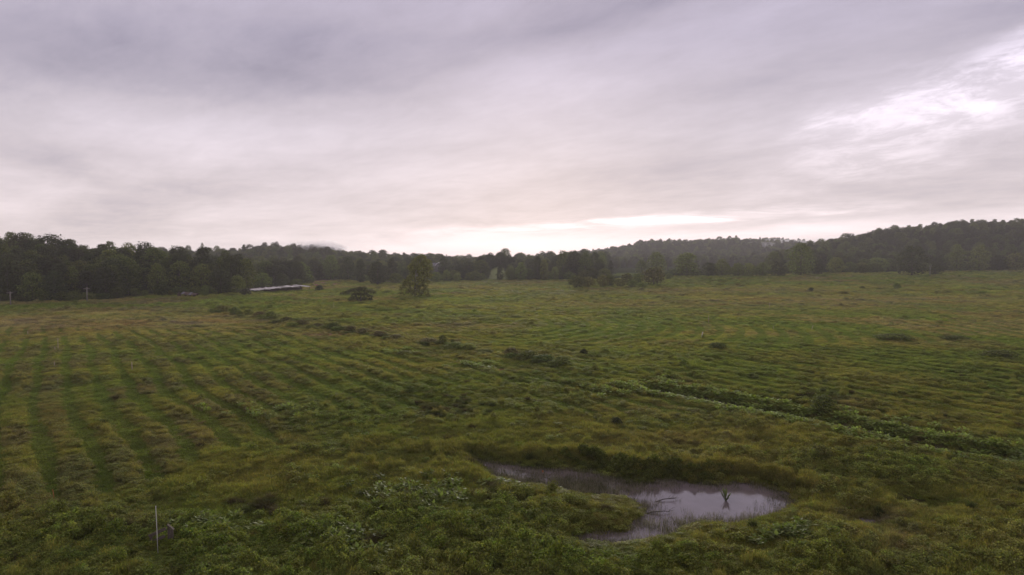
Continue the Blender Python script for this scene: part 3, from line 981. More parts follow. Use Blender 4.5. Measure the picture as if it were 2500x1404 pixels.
# --- shrubs: clusters in the meadow, the hedge line, bushes along the wood
SHRUB = [
    (1408, 704, 673, 40, 'bush0', T_OLIVE * .75, 'dark rounded shrub at the left end of the big shrub cluster', 'big shrub cluster'),
    (1436, 703, 675, 38, 'bush1', T_OLIVE, 'olive shrub second from the left in the big shrub cluster', 'big shrub cluster'),
    (1472, 702, 672, 32, 'bush2', T_OLIVE, 'olive upright shrub third from the left in the big shrub cluster', 'big shrub cluster'),
    (1490, 701, 670, 28, 'bush3', T_MID * .8, 'dark upright shrub fourth from the left in the big shrub cluster', 'big shrub cluster'),
    (1514, 701, 680, 30, 'bush0', T_OLIVE, 'low olive shrub in front of the middle of the big shrub cluster', 'big shrub cluster'),
    (1530, 693, 666, 32, 'bush1', T_OLIVE * .75, 'taller dark shrub at the back of the big shrub cluster', 'big shrub cluster'),
    (1543, 703, 684, 24, 'bush2', T_MID, 'small green shrub at the front of the big shrub cluster', 'big shrub cluster'),
    (1558, 693, 667, 30, 'bush3', T_MID, 'green shrub behind the small front shrub of the big cluster', 'big shrub cluster'),
    (1568, 703, 690, 26, 'bush1', T_LIGHT, 'low pale shrub in front of the tallest shrub of the cluster', 'big shrub cluster'),
    (1596, 697, 653, 54, 'bush0', T_OLIVE * .75, 'tallest dark shrub at the right end of the big shrub cluster', 'big shrub cluster'),
    (1632, 683, 667, 20, 'bush2', T_MID, 'small round shrub standing right behind the tallest shrub of the cluster', 'big shrub cluster'),
    (287, 726, 708, 20, 'bush1', T_MID, 'round bush at the foot of the wood near the gap', 'bushes along the wood foot'),
    (330, 723, 706, 24, 'bush2', T_MID, 'round bush in the mouth of the wood gap', 'bushes along the wood foot'),
    (352, 724, 710, 20, 'bush0', T_MID, 'smaller bush beside the round bush in the wood gap', 'bushes along the wood foot'),
    (500, 724, 699, 18, 'bush3', T_LIGHT, 'pale bush right of the ruined barn', 'bushes along the wood foot'),
    (416, 722, 710, 16, 'bush2', T_OLIVE, 'low olive bush against the left side of the ruined barn', 'bushes along the wood foot'),
    (600, 722, 706, 26, 'bush0', T_DARK, 'dark bush at the near end of the white-roofed shed', 'bushes along the wood foot'),
    (780, 711, 697, 20, 'bush1', T_DARK, 'dark bush at the far end of the white-roofed shed', 'bushes along the wood foot'),
    (545, 764, 738, 36, 'bush0', T_MID, 'big green bush at the far end of the hedge line', 'hedge line across the meadow'),
    (572, 768, 752, 24, 'bush1', T_MID, 'second bush of the hedge line, below the big end bush', 'hedge line across the meadow'),
    (606, 772, 758, 24, 'bush2', T_OLIVE, 'low olive bush of the hedge line, third from its far end', 'hedge line across the meadow'),
    (634, 776, 762, 26, 'bush3', T_BROWN, 'brownish bush of the hedge line, fourth from its far end', 'hedge line across the meadow'),
    (661, 779, 762, 30, 'bush0', T_MID, 'green bush of the hedge line, fifth from its far end', 'hedge line across the meadow'),
    (700, 787, 770, 32, 'bush1', T_BROWN, 'brown bush of the hedge line, sixth from its far end', 'hedge line across the meadow'),
    (738, 795, 777, 38, 'bush2', T_BROWN, 'broad brown bush above the bare orange strip', 'hedge line across the meadow'),
    (775, 799, 784, 30, 'bush3', T_BROWN, 'brown bush between the broad brown one and the dark round one', 'hedge line across the meadow'),
    (815, 806, 788, 30, 'bush0', T_DARK, 'dark round bush at the end of the bare orange strip', 'hedge line across the meadow'),
    (856, 812, 797, 26, 'bush1', T_BROWN, 'dull brown bush at the start of the middle hedge stretch', 'hedge line across the meadow'),
    (886, 816, 802, 26, 'bush2', T_BROWN, 'dull brown bush second along the middle hedge stretch', 'hedge line across the meadow'),
    (925, 823, 808, 34, 'bush3', T_BROWN, 'wide dull brown bush third along the middle hedge stretch', 'hedge line across the meadow'),
    (965, 829, 813, 34, 'bush0', T_BROWN, 'wide dull brown bush fourth along the middle hedge stretch', 'hedge line across the meadow'),
    (1047, 840, 820, 42, 'bush1', T_BROWN, 'large brown bush left of the dark pointed bush', 'hedge line across the meadow'),
    (1081, 844, 820, 20, 'bush3', T_DARK, 'dark pointed narrow bush in the hedge line', 'hedge line across the meadow'),
    (1112, 851, 832, 34, 'bush2', T_LIGHT, 'bright green bush right of the dark pointed bush', 'hedge line across the meadow'),
    (1143, 856, 836, 28, 'bush0', T_LIGHT, 'second bright green bush along the hedge, right of the pointed bush', 'hedge line across the meadow'),
    (1178, 862, 847, 36, 'bush1', T_MID, 'low green bush ending the bright part of the hedge', 'hedge line across the meadow'),
    (1248, 874, 851, 46, 'bush2', T_BROWN, 'brown green bush starting the last hedge stretch', 'hedge line across the meadow'),
    (1290, 880, 855, 40, 'bush3', T_DARK, 'dark bush second in the last hedge stretch', 'hedge line across the meadow'),
    (1328, 886, 862, 44, 'bush0', T_DARK, 'large dark bush third in the last hedge stretch', 'hedge line across the meadow'),
    (1372, 895, 875, 50, 'bush1', T_MID, 'leafy bush at the near end of the hedge line', 'hedge line across the meadow'),
    (985, 868, 857, 40, 'bush2', T_LIGHT, 'low bright bush in the meadow below the hedge line', 'scattered meadow bushes'),
    (1000, 964, 942, 32, 'bush3', T_MID, 'small bush in the middle of the open meadow', 'scattered meadow bushes'),
    (1425, 868, 852, 20, 'bush1', T_DARK, 'small dark bush right of the hedge end', 'scattered meadow bushes'),
    (1505, 1040, 1020, 26, 'bush0', T_DARK, 'small dark bush left of the ditch head', 'scattered meadow bushes'),
    (2010, 1008, 968, 60, 'bush2', T_MID * .8, 'dark domed bush on the far bank of the ditch', 'scattered meadow bushes'),
    (2000, 1128, 1086, 66, 'bush1', T_OLIVE, 'yellow-topped bush on the near bank of the ditch', 'scattered meadow bushes'),
    (2190, 706, 693, 18, 'bush0', T_MID, 'lone small bush on the far right meadow', 'scattered meadow bushes'),
    (1980, 712, 703, 14, 'bush3', T_DARK, 'tiny dark bush below the tall domed tree', 'scattered meadow bushes'),
    (2105, 706, 699, 14, 'bush2', T_MID, 'tiny bush below the wide pale domed tree', 'scattered meadow bushes'),
    (2330, 830, 814, 90, 'bush1', T_MID, 'long low bush clump on the right side of the meadow', 'scattered meadow bushes'),
    (2180, 830, 812, 110, 'bush3', T_DARK, 'long low dark bush clump in the right part of the meadow', 'scattered meadow bushes'),
    (2440, 872, 850, 100, 'bush0', T_MID, 'bush clump at the right edge of the meadow', 'scattered meadow bushes'),
    (1750, 852, 838, 50, 'bush2', T_MID * .8, 'dull low bush below the bright white stake', 'scattered meadow bushes'),
]
def trim_(lab_):
    ws = lab_.split()[:10]
    while ws[-1].strip(',') in ('the', 'of', 'in', 'at', 'its', 'from', 'along', 'a', 'and', 'to', 'below', 'above', 'right', 'left', 'third', 'fourth', 'fifth', 'sixth', 'far'):
        ws.pop()
    return ' '.join(ws).strip(',')


for (px, bs, tp, wd, kd, ti, lab, grp) in SHRUB:
    loc, hh, ww = at_px(px, bs, tp, wd)
    if grp.startswith('hedge'):
        put_tree(kd, 'shrub', loc, hh * RNG.uniform(.7, 1.25), ww * RNG.uniform(1.1, 1.8), jit(np.maximum(ti, T_MID * .8) * 1.2, 0.16), lab, 'shrub', grp, parts=('foliage', 'stem'))
        for q_ in range(2):      # weeds and saplings tangled in beside it
            lc, h2, w2 = at_px(px + RNG.uniform(-26, 26), bs + RNG.uniform(-1, 5), tp, wd)
            put_tree('bush%d' % RNG.integers(4), 'hedge_sapling', lc, h2 * RNG.uniform(.35, .75), w2 * RNG.uniform(.7, 1.5), jit(T_MID * RNG.uniform(.95, 1.6), .1), 'ragged sapling beside the ' + trim_(lab), 'sapling', 'saplings along the hedge line', parts=('foliage', 'stem'))
    elif wd >= 90:
        put_tree(kd, 'shrub', loc, hh * .8, ww, jit(T_MID, 0.06), lab, 'shrub', grp, parts=('foliage', 'stem'))
    else:
        lowk = .96 if grp.startswith('big') else 1.1
        put_tree(kd, 'shrub', loc, hh * lowk, ww * 1.25, jit(ti, 0.06), lab, 'shrub', grp, parts=('foliage', 'stem'))

# --- thicket that closes the foot of the woods: low bushy trees, side by side
EDGE_LM = [(1013, 'the lone tall tree'), (1066, 'the grey-roofed house'), (1160, 'the pasture corner'), (1272, 'the pale feathery tree'), (1340, 'the slim skyline tree'), (1402, 'the dark crest trees'), (1452, 'the middle wood end'),
           (1566, 'the valley-gap tree'), (1602, 'the domed shrub-side tree'), (1676, 'the broad dark green tree'), (1762, 'the rounded mid-row tree'), (1862, 'the bushy dome-side tree'), (1955, 'the tall domed tree'),
           (2040, 'the free-standing pale tree'), (2142, 'the wide pale domed tree'), (2226, 'the big wide dark tree'), (2336, 'the tall hill-foot tree'), (2390, 'the second hill-foot tree'), (2440, 'the dark hill-foot tree'), (2480, 'the olive corner tree'),
           (730, 'the red bank'), (850, 'the red bank dome'), (922, 'the wide dark forward tree'), (60, 'the end utility pole'), (150, 'the dark low edge tree'), (232, 'the large domed edge tree'), (410, 'the light green rounded tree'), (520, 'the dark shed-side tree')]
for (x0, x1, st) in [(10, 300, 34), (400, 590, 38), (720, 770, 30), (860, 980, 34), (1060, 1200, 28), (1240, 1480, 26), (1645, 2000, 27), (2070, 2170, 34), (2260, 2500, 30)]:
    px = x0
    while px < x1:
        q = px + RNG.uniform(-8, 8)
        bs = float(np.interp(q, EDGE_X, [e_[1] for e_ in EDGE])) + RNG.uniform(-1, 1.5)
        loc, hh, ww = at_px(q, bs, bs - RNG.uniform(17, 31), st * RNG.uniform(1.2, 1.7))
        lm = min(EDGE_LM, key=lambda e_: abs(e_[0] - q))
        sd__ = 'in front of' if abs(q - lm[0]) < 12 else ('just left of' if q < lm[0] else 'just right of')
        put_tree(['low0', 'low1', 'low2', 'bush1', 'bush2'][int(RNG.integers(5))], 'thicket_tree', loc, hh, ww, jit(T_MID * RNG.uniform(.55, .95), .1), 'low bushy tree of the edge thicket ' + sd__ + ' ' + lm[1], 'tree', 'thicket along the meadow edge')
        px += st

# --- woods on the slopes: nearest trees are single objects, the rest one forest
pts = []


def sow(reg, px0, px1, d0, d1, sp, hmin, hmax, tint, con=0.04):
    """jittered rows of trees between two distances"""
    d = d0
    while d < d1:
        x0 = (px0 - 1250) / F * d; x1 = (px1 - 1250) / F * d
        n = max(int((x1 - x0) / sp), 1)
        for i in range(n):
            x = x0 + (i + RNG.random()) * (x1 - x0) / n
            y = d + RNG.normal() * sp * 0.35
            e_ = float(np.interp(1250 + F * x / y, EDGE_X, EDGE_D))
            if y < e_ + 3:
                continue
            hh_ = RNG.uniform(hmin, hmin + .62 * (hmax - hmin)) if RNG.random() < .86 else RNG.uniform(hmin + .5 * (hmax - hmin), hmax)
            pts.append([reg, x, y, hh_, tint, RNG.random() < con])
        d += sp * 0.85


sow('left', -260, 600, 236, 318, 7.4, 10, 17.5, T_DARK, 0.0)
sow('left', 560, 745, 375, 480, 8.0, 11, 15, T_DARK, 0.0)
sow('hill', 330, 1480, 465, 740, 9.0, 8, 16.5, T_DARK, 0.0)
sow('knoll', 1420, 2120, 760, 1280, 12.0, 8, 16, T_DARK, 0.0)
sow('far', 1400, 2300, 1560, 1940, 16.0, 9, 16, T_DARK, 0.0)
sow('right', 1880, 2760, 505, 745, 9.0, 8, 16, T_DARK, 0.0)

for (px_, d_, h_) in [(425, 312, 15.5), (495, 640, 22), (105, 306, 14), (1090, 728, 14), (860, 740, 14)]:
    pts.append(['left' if d_ < 400 else 'hill', (px_ - 1250) / F * d_, d_, h_, T_DARK, True])

CLEAR = [(1217, 668, 26, 15, 525), (1285, 668, 18, 10, 500), (1522, 668, 20, 6, 600), (795, 692, 55, 10, 470)]
arr = np.array([[p_[1], p_[2], p_[3]] for p_ in pts])
gz = ground_z(arr[:, 0], arr[:, 1])
pxc = pix_x(arr[:, 0], arr[:, 1])
base_row = HZ - (gz - EYE) / arr[:, 1] * F
top_row = HZ - (gz + arr[:, 2] - EYE) / arr[:, 1] * F
keep = np.ones(len(arr), bool)
for i in range(len(arr)):
    for (a_, b_, rx, ry, dm) in CLEAR:
        if abs(pxc[i] - a_) < rx and top_row[i] < b_ + ry and base_row[i] > b_ - ry and arr[i, 1] < dm:
            keep[i] = False
    # leave the house in view
    if abs(pxc[i] - 1066) < 16 and base_row[i] > 640 and arr[i, 1] < 545 and top_row[i] < 652:
        keep[i] = False
    if pts[i][0] == 'left' and abs(pxc[i] - 335) < 22 and arr[i, 1] < 275:
        keep[i] = False
    for (sx, sy, sr, sh) in SINGLE_XY:
        if (arr[i, 0] - sx) ** 2 + (arr[i, 1] - sy) ** 2 < (sr * 0.8) ** 2:
            keep[i] = False
# how much of each crown the photograph can show (nearest first)
order = np.argsort(arr[:, 1])
sky_row = np.full(4000, 2000.0)
for (sx, sy, sr, sh) in SINGLE_XY:
    pass
shown = np.zeros(len(arr))
for i in order:
    if not keep[i]:
        continue
    hw = 0.33 * arr[i, 2] / arr[i, 1] * F
    c0, c1 = int(pxc[i] - hw) + 700, int(pxc[i] + hw) + 701
    if c0 < 0 or c1 >= 4000:
        continue
    seg = sky_row[c0:c1]
    shown[i] = max(np.mean(np.clip(seg - top_row[i], 0, base_row[i] - top_row[i])), 0) * 2 * hw
    sky_row[c0:c1] = np.minimum(seg, top_row[i] + 0.12 * (base_row[i] - top_row[i]))
inview = (pxc > 4) & (pxc < 2496)
rank = np.argsort(-np.where(keep & inview, shown, -1))
single = set(int(i) for i in rank[:190])
LAND = {
    'left': [(5, 'the corner of the left wood'), (26, 'the end utility pole'), (80, 'the low broad edge tree'), (132, 'the dark low edge tree'), (179, "the taller pole's round tree"), (232, 'the large domed edge tree'),
             (266, 'the tall paler tree'), (335, 'the wood gap'), (384, 'the light green rounded tree'), (440, 'the ruined barn'), (492, "the dense barn-side tree"), (540, "the dark shed-side tree"),
             (590, "the shed's near end"), (640, "the bushy shed tree"), (690, "the shed's middle"), (745, "the shed's far end")],
    'hill': [(400, 'the light green rounded tree'), (470, 'the ruined barn'), (540, "the dark shed-side tree"), (610, "the shed's near end"), (670, 'the shed roof'), (740, "the shed's far end"), (790, 'the red earth bank'),
             (850, 'the low spreading tree'), (922, 'the wide dark forward tree'), (957, "the lone tree's upright neighbour"), (1013, 'the lone tall tree'), (1066, 'the grey-roofed house'), (1120, 'the little round far tree'), (1160, 'the pasture corner'),
             (1217, 'the pale hillside pasture'), (1272, 'the pale feathery tree'), (1312, 'the slim skyline tree'), (1374, 'the dark crest trees'), (1440, 'the middle wood end')],
    'knoll': [(1460, 'the valley gap'), (1520, 'the distant green field'), (1600, "the domed shrub-side tree"), (1676, 'the broad dark green tree'), (1762, 'the rounded mid-row tree'), (1830, 'the paler low tree'), (1900, 'the tall domed tree'), (2000, "the hill saddle")],
    'right': [(1920, 'the tall domed tree'), (1995, "the tall dome's dark neighbour"), (2040, "the free-standing pale tree"), (2104, 'the pale low hill-foot tree'), (2142, 'the wide pale domed tree'), (2226, 'the big wide dark tree'),
              (2265, 'the pale dead trunk'), (2336, 'the tall hill-foot tree'), (2390, 'the second hill-foot tree'), (2440, 'the dark hill-foot tree'), (2480, 'the olive corner tree')],
    'far': [(1700, 'the misty crest'), (1900, 'the misty crest'), (2100, "the hill saddle")],
}
WOODN = {'left': 'left wood', 'hill': 'middle ridge', 'knoll': 'misty hill', 'right': 'right hill', 'far': 'farthest ridge'}
GROUPS = {'left': 'trees of the near left wood', 'hill': 'trees on the far middle ridge', 'knoll': 'trees on the misty far hill', 'right': 'trees on the right hill', 'far': 'trees on the farthest ridge'}


def wood_label(i, kd, ti):
    reg = pts[i][0]; x = pxc[i]
    k_ = min(LAND[reg], key=lambda q: abs(q[0] - x))
    dx_ = x - k_[0]
    side = 'right above' if abs(dx_) < 9 else ('above left of' if dx_ < 0 else 'above right of')
    sk = top_row[i] <= sky_row[int(x) + 700] + 4
    rank_ = 'skyline' if sk else ('front-rank' if shown[i] > 700 else 'mid-slope')
    lum = float(ti[1])
    tone = 'dark' if lum < 0.062 else ('green' if lum < 0.1 else 'pale')
    shp = 'evergreen' if 'con' in kd else ('slim tree' if 'tall' in kd else 'round tree')
    return '%s %s %s on %s %s %s' % (tone, rank_, shp, WOODN[reg], side, k_[1])


KINDS_B = ['round0', 'round1', 'round2', 'round3', 'round4'] * 2 + ['tall0', 'tall1']
FOREST = []
for i in range(len(arr)):
    if not keep[i]:
        continue
    kd = KINDS_B[int(RNG.integers(len(KINDS_B)))]
    if pts[i][5]:
        kd = 'conifer%d' % RNG.integers(2)
    ti = jit(T_DARK if RNG.random() < 0.55 else (T_MID * .7 if RNG.random() < 0.85 else T_LIGHT * .65), 0.18)
    h = arr[i, 2]
    cr, tr, h0, r0 = TREE_KINDS[kd]
    wdt = 2 * r0 * (h / h0) ** .6 * RNG.uniform(0.85, 1.45)
    loc = (arr[i, 0], arr[i, 1], gz[i] - 0.2)
    if i in single:
        put_tree(kd, 'pine_tree' if pts[i][5] else 'woodland_tree', loc, h, wdt, ti, wood_label(i, kd, ti), 'tree', GROUPS[pts[i][0]])
    else:
        FOREST.append((loc, h / h0, wdt / (2 * r0), kd, ti))


# ------------------------------------------------------------------ point scatter of plants (one object for each kind of cover)
def make_variant(col_name, meshes):
    c_ = bpy.data.collections.new(col_name)
    for i, me in enumerate(meshes):
        o = bpy.data.objects.new('%s_%02d' % (col_name, i), me)
        c_.objects.link(o)
    return c_


def scatter(name, pos, rot, scl, idx, tint, coll, label, cat):
    me = bpy.data.meshes.new(name)
    pos = np.asarray(pos, np.float32)
    n = len(pos)
    me.vertices.add(n)
    me.vertices.foreach_set('co', pos.ravel())
    for nm, ty, dat, key in (('rot', 'FLOAT_VECTOR', rot, 'vector'), ('scl', 'FLOAT_VECTOR', scl, 'vector'), ('idx', 'INT', idx, 'value'),
                             ('tint', 'FLOAT_COLOR', np.concatenate([tint, np.ones((n, 1))], 1), 'color')):
        a_ = me.attributes.new(nm, ty, 'POINT')
        a_.data.foreach_set(key, np.asarray(dat, np.int32 if ty == 'INT' else np.float32).ravel())
    o = link(name, me)
    ng = bpy.data.node_groups.new(name, 'GeometryNodeTree')
    ng.interface.new_socket('Geometry', in_out='INPUT', socket_type='NodeSocketGeometry')
    ng.interface.new_socket('Geometry', in_out='OUTPUT', socket_type='NodeSocketGeometry')
    gi = ng.nodes.new('NodeGroupInput'); go = ng.nodes.new('NodeGroupOutput')
    iop = ng.nodes.new('GeometryNodeInstanceOnPoints')
    ci = ng.nodes.new('GeometryNodeCollectionInfo')
    ci.inputs['Collection'].default_value = coll
    ci.inputs['Separate Children'].default_value = True
    ci.inputs['Reset Children'].default_value = True

    def named(nm, ty):
        nd = ng.nodes.new('GeometryNodeInputNamedAttribute')
        nd.data_type = ty
        nd.inputs['Name'].default_value = nm
        return nd.outputs[0]
    ng.links.new(gi.outputs[0], iop.inputs['Points'])
    ng.links.new(ci.outputs[0], iop.inputs['Instance'])
    iop.inputs['Pick Instance'].default_value = True
    ng.links.new(named('idx', 'INT'), iop.inputs['Instance Index'])
    ng.links.new(named('rot', 'FLOAT_VECTOR'), iop.inputs['Rotation'])
    ng.links.new(named('scl', 'FLOAT_VECTOR'), iop.inputs['Scale'])
    ng.links.new(iop.outputs[0], go.inputs[0])
    md = o.modifiers.new('plants', 'NODES')
    md.node_group = ng
    tag(o, label, cat, kind='stuff')
    return o


# forest: whole trees (crown and trunk in one mesh)
fk = sorted(set(f_[3] for f_ in FOREST))
fm = []
for kd in fk:
    cr, tr, h0, r0 = TREE_KINDS[kd]
    bmv = np.zeros(len(cr.vertices) * 3, np.float32); cr.vertices.foreach_get('co', bmv)
    tv = np.zeros(len(tr.vertices) * 3, np.float32); tr.vertices.foreach_get('co', tv)
    cq = np.arange(len(cr.vertices)).reshape(-1, 4)
    tq = np.array([list(p_.vertices) for p_ in tr.polygons if len(p_.vertices) == 4]) + len(cr.vertices)
    fm.append(new_mesh('forest_tree', np.concatenate([bmv.reshape(-1, 3), tv.reshape(-1, 3)]), [cq, tq], [M_LEAF, M_BARK], np.concatenate([np.zeros(len(cq)), np.ones(len(tq))])))
n = len(FOREST)
scatter('forest', [f_[0] for f_ in FOREST], np.stack([np.zeros(n), np.zeros(n), RNG.random(n) * 6.28], 1),
        np.array([[f_[2], f_[2], f_[1]] for f_ in FOREST]), [fk.index(f_[3]) for f_ in FOREST], np.array([f_[4] for f_ in FOREST]),
        make_variant('forest_trees', fm), 'dense hazy woodland covering the hills behind the meadow', 'forest')


# ================================================================== built things
def post_at(px, base, top, name, label, mat, r=0.025, lean=0.0, group='marker stakes in the meadow', cat='stake', cap=None, cross=0):
    g = G(px, base)
    z = float(ground_z(np.array([g[0]]), np.array([g[1]]))[0])
    h = (base - top) * g[1] / F
    e = link(name, None, None, (g[0], g[1], z))
    mb = MB()
    mb.tube([[0, 0, -0.3], [lean * 0.5, 0, h * 0.5], [lean, 0, h - 0.03], [lean, 0, h]], [r, r, r * 0.97, r * 0.75], 10)
    mb.build('shaft', mat, e, True)
    mb = MB(); mb.tube([[lean, 0, h - 0.06], [lean, 0, h + 0.012]], r * 1.16, 10)
    mb.build('cap', cap or mat, e)
    tag(e, label, cat, group)
    return e, h


post_at(386, 1356, 1232, 'marker_pole', 'tall white pole standing in the weeds in front of the plank frame', M_WHITE, 0.019, -0.06, group=None, cat='pole')
post_at(133, 1222, 1194, 'stake', 'short orange stake leaning in the weeds near the lower left', M_ORANGE, 0.018, -0.08)
post_at(142, 857, 827, 'stake', 'tallest pale stake on the left meadow beside a shorter one', M_TAN, 0.05)
post_at(134, 856, 847, 'stake', 'short pale stake right next to the tallest left meadow stake', M_TAN, 0.05)
post_at(133, 896, 884, 'stake', 'short pale stake below the tall one on the left meadow', M_TAN, 0.045)
post_at(323, 906, 884, 'stake', 'pale stake between mown strips in the left meadow', M_TAN, 0.05, -0.05)
post_at(68, 818, 808, 'stake', 'faint pale stake near the left meadow edge', M_TAN, 0.05)
post_at(1712, 826, 811, 'stake', 'bright white leaning stake right of the meadow middle', M_WHITE, 0.07, 0.25)
post_at(1730, 790, 770, 'stake', 'thin tan stake above the bright white leaning stake', M_TAN, 0.05)
post_at(1878, 754, 738, 'stake', 'thin tan stake farther up the meadow, below the tall domed tree', M_TAN, 0.05, 0.15)
post_at(1981, 806, 794, 'stake', 'thin leaning stake among the far bent swaths', M_TAN, 0.05, 0.3)
post_at(815, 752, 739, 'stake', 'thin pale stake in front of the low spreading tree', M_TAN, 0.05)
post_at(1888, 806, 796, 'stake', 'small tan stake left of the thin leaning one', M_TAN, 0.04)

# small marker flag by the pond
g = G(1323, 1146)
e = link('marker_flag', None, None, (g[0], g[1], float(ground_z(np.array([g[0]]), np.array([g[1]]))[0])))
mb = MB(); mb.tube([[0, 0, -.2], [0, 0, .75]], 0.006, 6); mb.build('wire', M_DARKMETAL, e)
mb = MB(); mb.box((0.05, 0, .68), (0.10, 0.004, 0.13)); mb.build('flag', M_ORANGE, e)
tag(e, 'small orange marker flag beside the far bank of the pond', 'flag')

# weathered plank frame behind the white pole
g = G(384, 1346)
e = link('plank_frame', None, None, (g[0], g[1] + 0.5, float(ground_z(np.array([g[0]]), np.array([g[1] + 0.5]))[0])))
for (c_, s_, ry) in [((-0.22, -0.05, 0.74), (0.86, 0.045, 0.15), -0.42), ((-0.24, -0.05, 0.38), (0.80, 0.045, 0.14), -0.42)]:
    mb = MB(); mb.box(c_, s_, 0.12, 0, ry); mb.build('rail_board', M_WOODG, e)
for (x, y, h) in [(0.30, 0.05, 1.05), (0.46, 0.02, 0.86), (-0.55, 0.0, 0.62)]:
    mb = MB(); mb.box((x, y, h / 2 - .1), (0.12, 0.05, h + .2), 0.1); mb.build('upright_board', M_WOODG, e)
mb = MB(); mb.box((0.40, 0.02, 0.98), (0.40, 0.16, 0.035), 0.1, 0, 0.75); mb.build('cap_board', M_WOODG, e)
tag(e, 'weathered grey plank frame half sunk in weeds behind the white pole', 'plank frame')

# utility poles
for (px, bs, tp, lab) in [(26, 748, 712, 'utility pole with crossarm at the left end of the wood edge'), (213, 741, 702, 'taller looking utility pole standing in front of the left wood'),
                          (311, 708, 682, 'thin distant utility pole in the gap of the left wood')]:
    g = G(px, bs)
    z = float(ground_z(np.array([g[0]]), np.array([g[1]]))[0])
    h = (bs - tp) * g[1] / F
    e = link('utility_pole', None, None, (g[0], g[1], z))
    mb = MB(); mb.tube([[0, 0, -.4], [0, 0, h * .5], [0, 0, h]], [.19, .18, .16], 10); mb.build('shaft', M_POLE, e, True)
    mb = MB(); mb.box((0, -.16, h - .35), (1.9, .12, .14)); ca = mb.build('crossarm', M_POLE, e)
    for x in (-.85, -.45, .45, .85):
        mb = MB(); mb.tube([[x, -.16, h - .28], [x, -.16, h - .2], [x, -.16, h - .12]], [.05, .07, .03], 8); mb.build('insulator', M_DARKMETAL, ca)
    tag(e, lab, 'utility pole', 'utility poles along the left wood')

# long low shed with torn white sheet roof
gL = G(596, 716); gR = G(756, 709)
vec = gR[:2] - gL[:2]; Ls = float(np.linalg.norm(vec)); rzs = math.atan2(vec[1], vec[0])
z0 = float(ground_z(np.array([gL[0]]), np.array([gL[1]]))[0])
e = link('sheet_roofed_shed', None, None, (gL[0], gL[1], z0)); e.rotation_euler = (0, 0, rzs)
tag(e, 'long low open shed with torn white sheet roof below the left wood', 'shed')
rs = np.random.default_rng(5)
nsh = 13
for i in range(nsh):
    x0 = Ls * i / nsh; x1 = Ls * (i + 1) / nsh + 0.25
    lift = 1.0 + 0.30 * i / nsh + rs.normal() * 0.16
    frnt = -0.2 + rs.uniform(-.5, .5); bck = 4.6 + rs.uniform(-.4, .4)
    ns = 7
    V = []
    for k in range(ns):
        t_ = k / (ns - 1)
        x = x0 + (x1 - x0) * t_
        V += [[x, frnt + rs.uniform(-.45, .45), lift + rs.normal() * .11], [x, (frnt + bck) / 2, lift + .18 + rs.normal() * .10 + 0.12 * math.sin(9 * t_)], [x, bck + rs.uniform(-.2, .2), lift + .36 + rs.normal() * .12]]
    V = np.array(V); n_ = len(V)
    V = np.concatenate([V, V - [0, 0, .06]])
    f4 = []
    for k in range(ns - 1):
        for m in range(2):
            a_ = k * 3 + m
            f4.append([a_, a_ + 3, a_ + 4, a_ + 1]); f4.append([n_ + a_, n_ + a_ + 1, n_ + a_ + 4, n_ + a_ + 3])
        a_ = k * 3
        f4.append([a_, n_ + a_, n_ + a_ + 3, a_ + 3]); a_ += 2; f4.append([a_, a_ + 3, n_ + a_ + 3, n_ + a_])
    mb = MB(); mb.add(V, f4=f4); mb.build('roof_sheet', M_SHEET, e)
for i in range(9):
    x = Ls * i / 8
    hgt = .95 + .3 * i / 8
    mb = MB(); mb.box((x, 0.15, hgt / 2 - .2), (.16, .16, hgt + .4)); mb.build('front_post', M_WOODG, e)
for i in range(12):
    x0 = Ls * i / 12
    mb = MB(); mb.box((x0 + Ls / 24, 4.3, .6 + .2 * i / 12), (Ls / 12 - .08, .06, 1.7 + .5 * i / 12)); mb.build('back_panel', M_RUST, e)

# little ruined barn
g = G(456, 726)
z0 = float(ground_z(np.array([g[0]]), np.array([g[1]]))[0])
sc_ = g[1] / F
bw = 44 * sc_; bh = 13 * sc_
e = link('ruined_barn', None, None, (g[0], g[1], z0)); e.rotation_euler = (0, 0, 0.12)
tag(e, 'small ruined reddish barn with sagging roof under the wood edge', 'barn')
for i in range(10):
    x = -bw * .5 + bw * .22 * (i % 5 + .5) / 5
    if i < 5:
        hz_ = bh * (0.72 + 0.28 * (1 - abs(i - 2) / 2))
        mb = MB(); mb.box((x, 0, hz_ / 2), (bw * .22 / 5 - .03, .05, hz_)); mb.build('gable_board', M_RUST, e)
for i in range(9):
    x = -bw * .27 + bw * .75 * (i + .5) / 9
    hz_ = bh * (0.62 - 0.03 * i) * (0.5 if i in (3, 6) else 1)
    mb = MB(); mb.box((x, .05, hz_ / 2), (bw * .75 / 9 - .05, .05, hz_)); mb.build('wall_board', M_RUST, e)
for i in range(6):
    x0 = -bw * .3 + bw * .78 * i / 6; x1 = x0 + bw * .78 / 6 - .06
    zt = bh * (0.98 - 0.06 * i + (0.06 if i % 2 else 0)); zb = bh * (0.62 - .05 * i)
    mb = MB(); mb.hexa(np.array([[x0, -.3, zb], [x1, -.3, zb - .05], [x1, 2.2, zt - .05], [x0, 2.2, zt], [x0, -.3, zb + .07], [x1, -.3, zb + .02], [x1, 2.2, zt + .02], [x0, 2.2, zt + .07]]))
    mb.build('roof_panel', M_RUST if i % 3 else M_SLATE, e)
mb = MB(); mb.box((0.1 * bw, 3.2, bh * .35), (bw * .7, .06, bh * .7)); mb.build('back_wall', M_RUST, e)

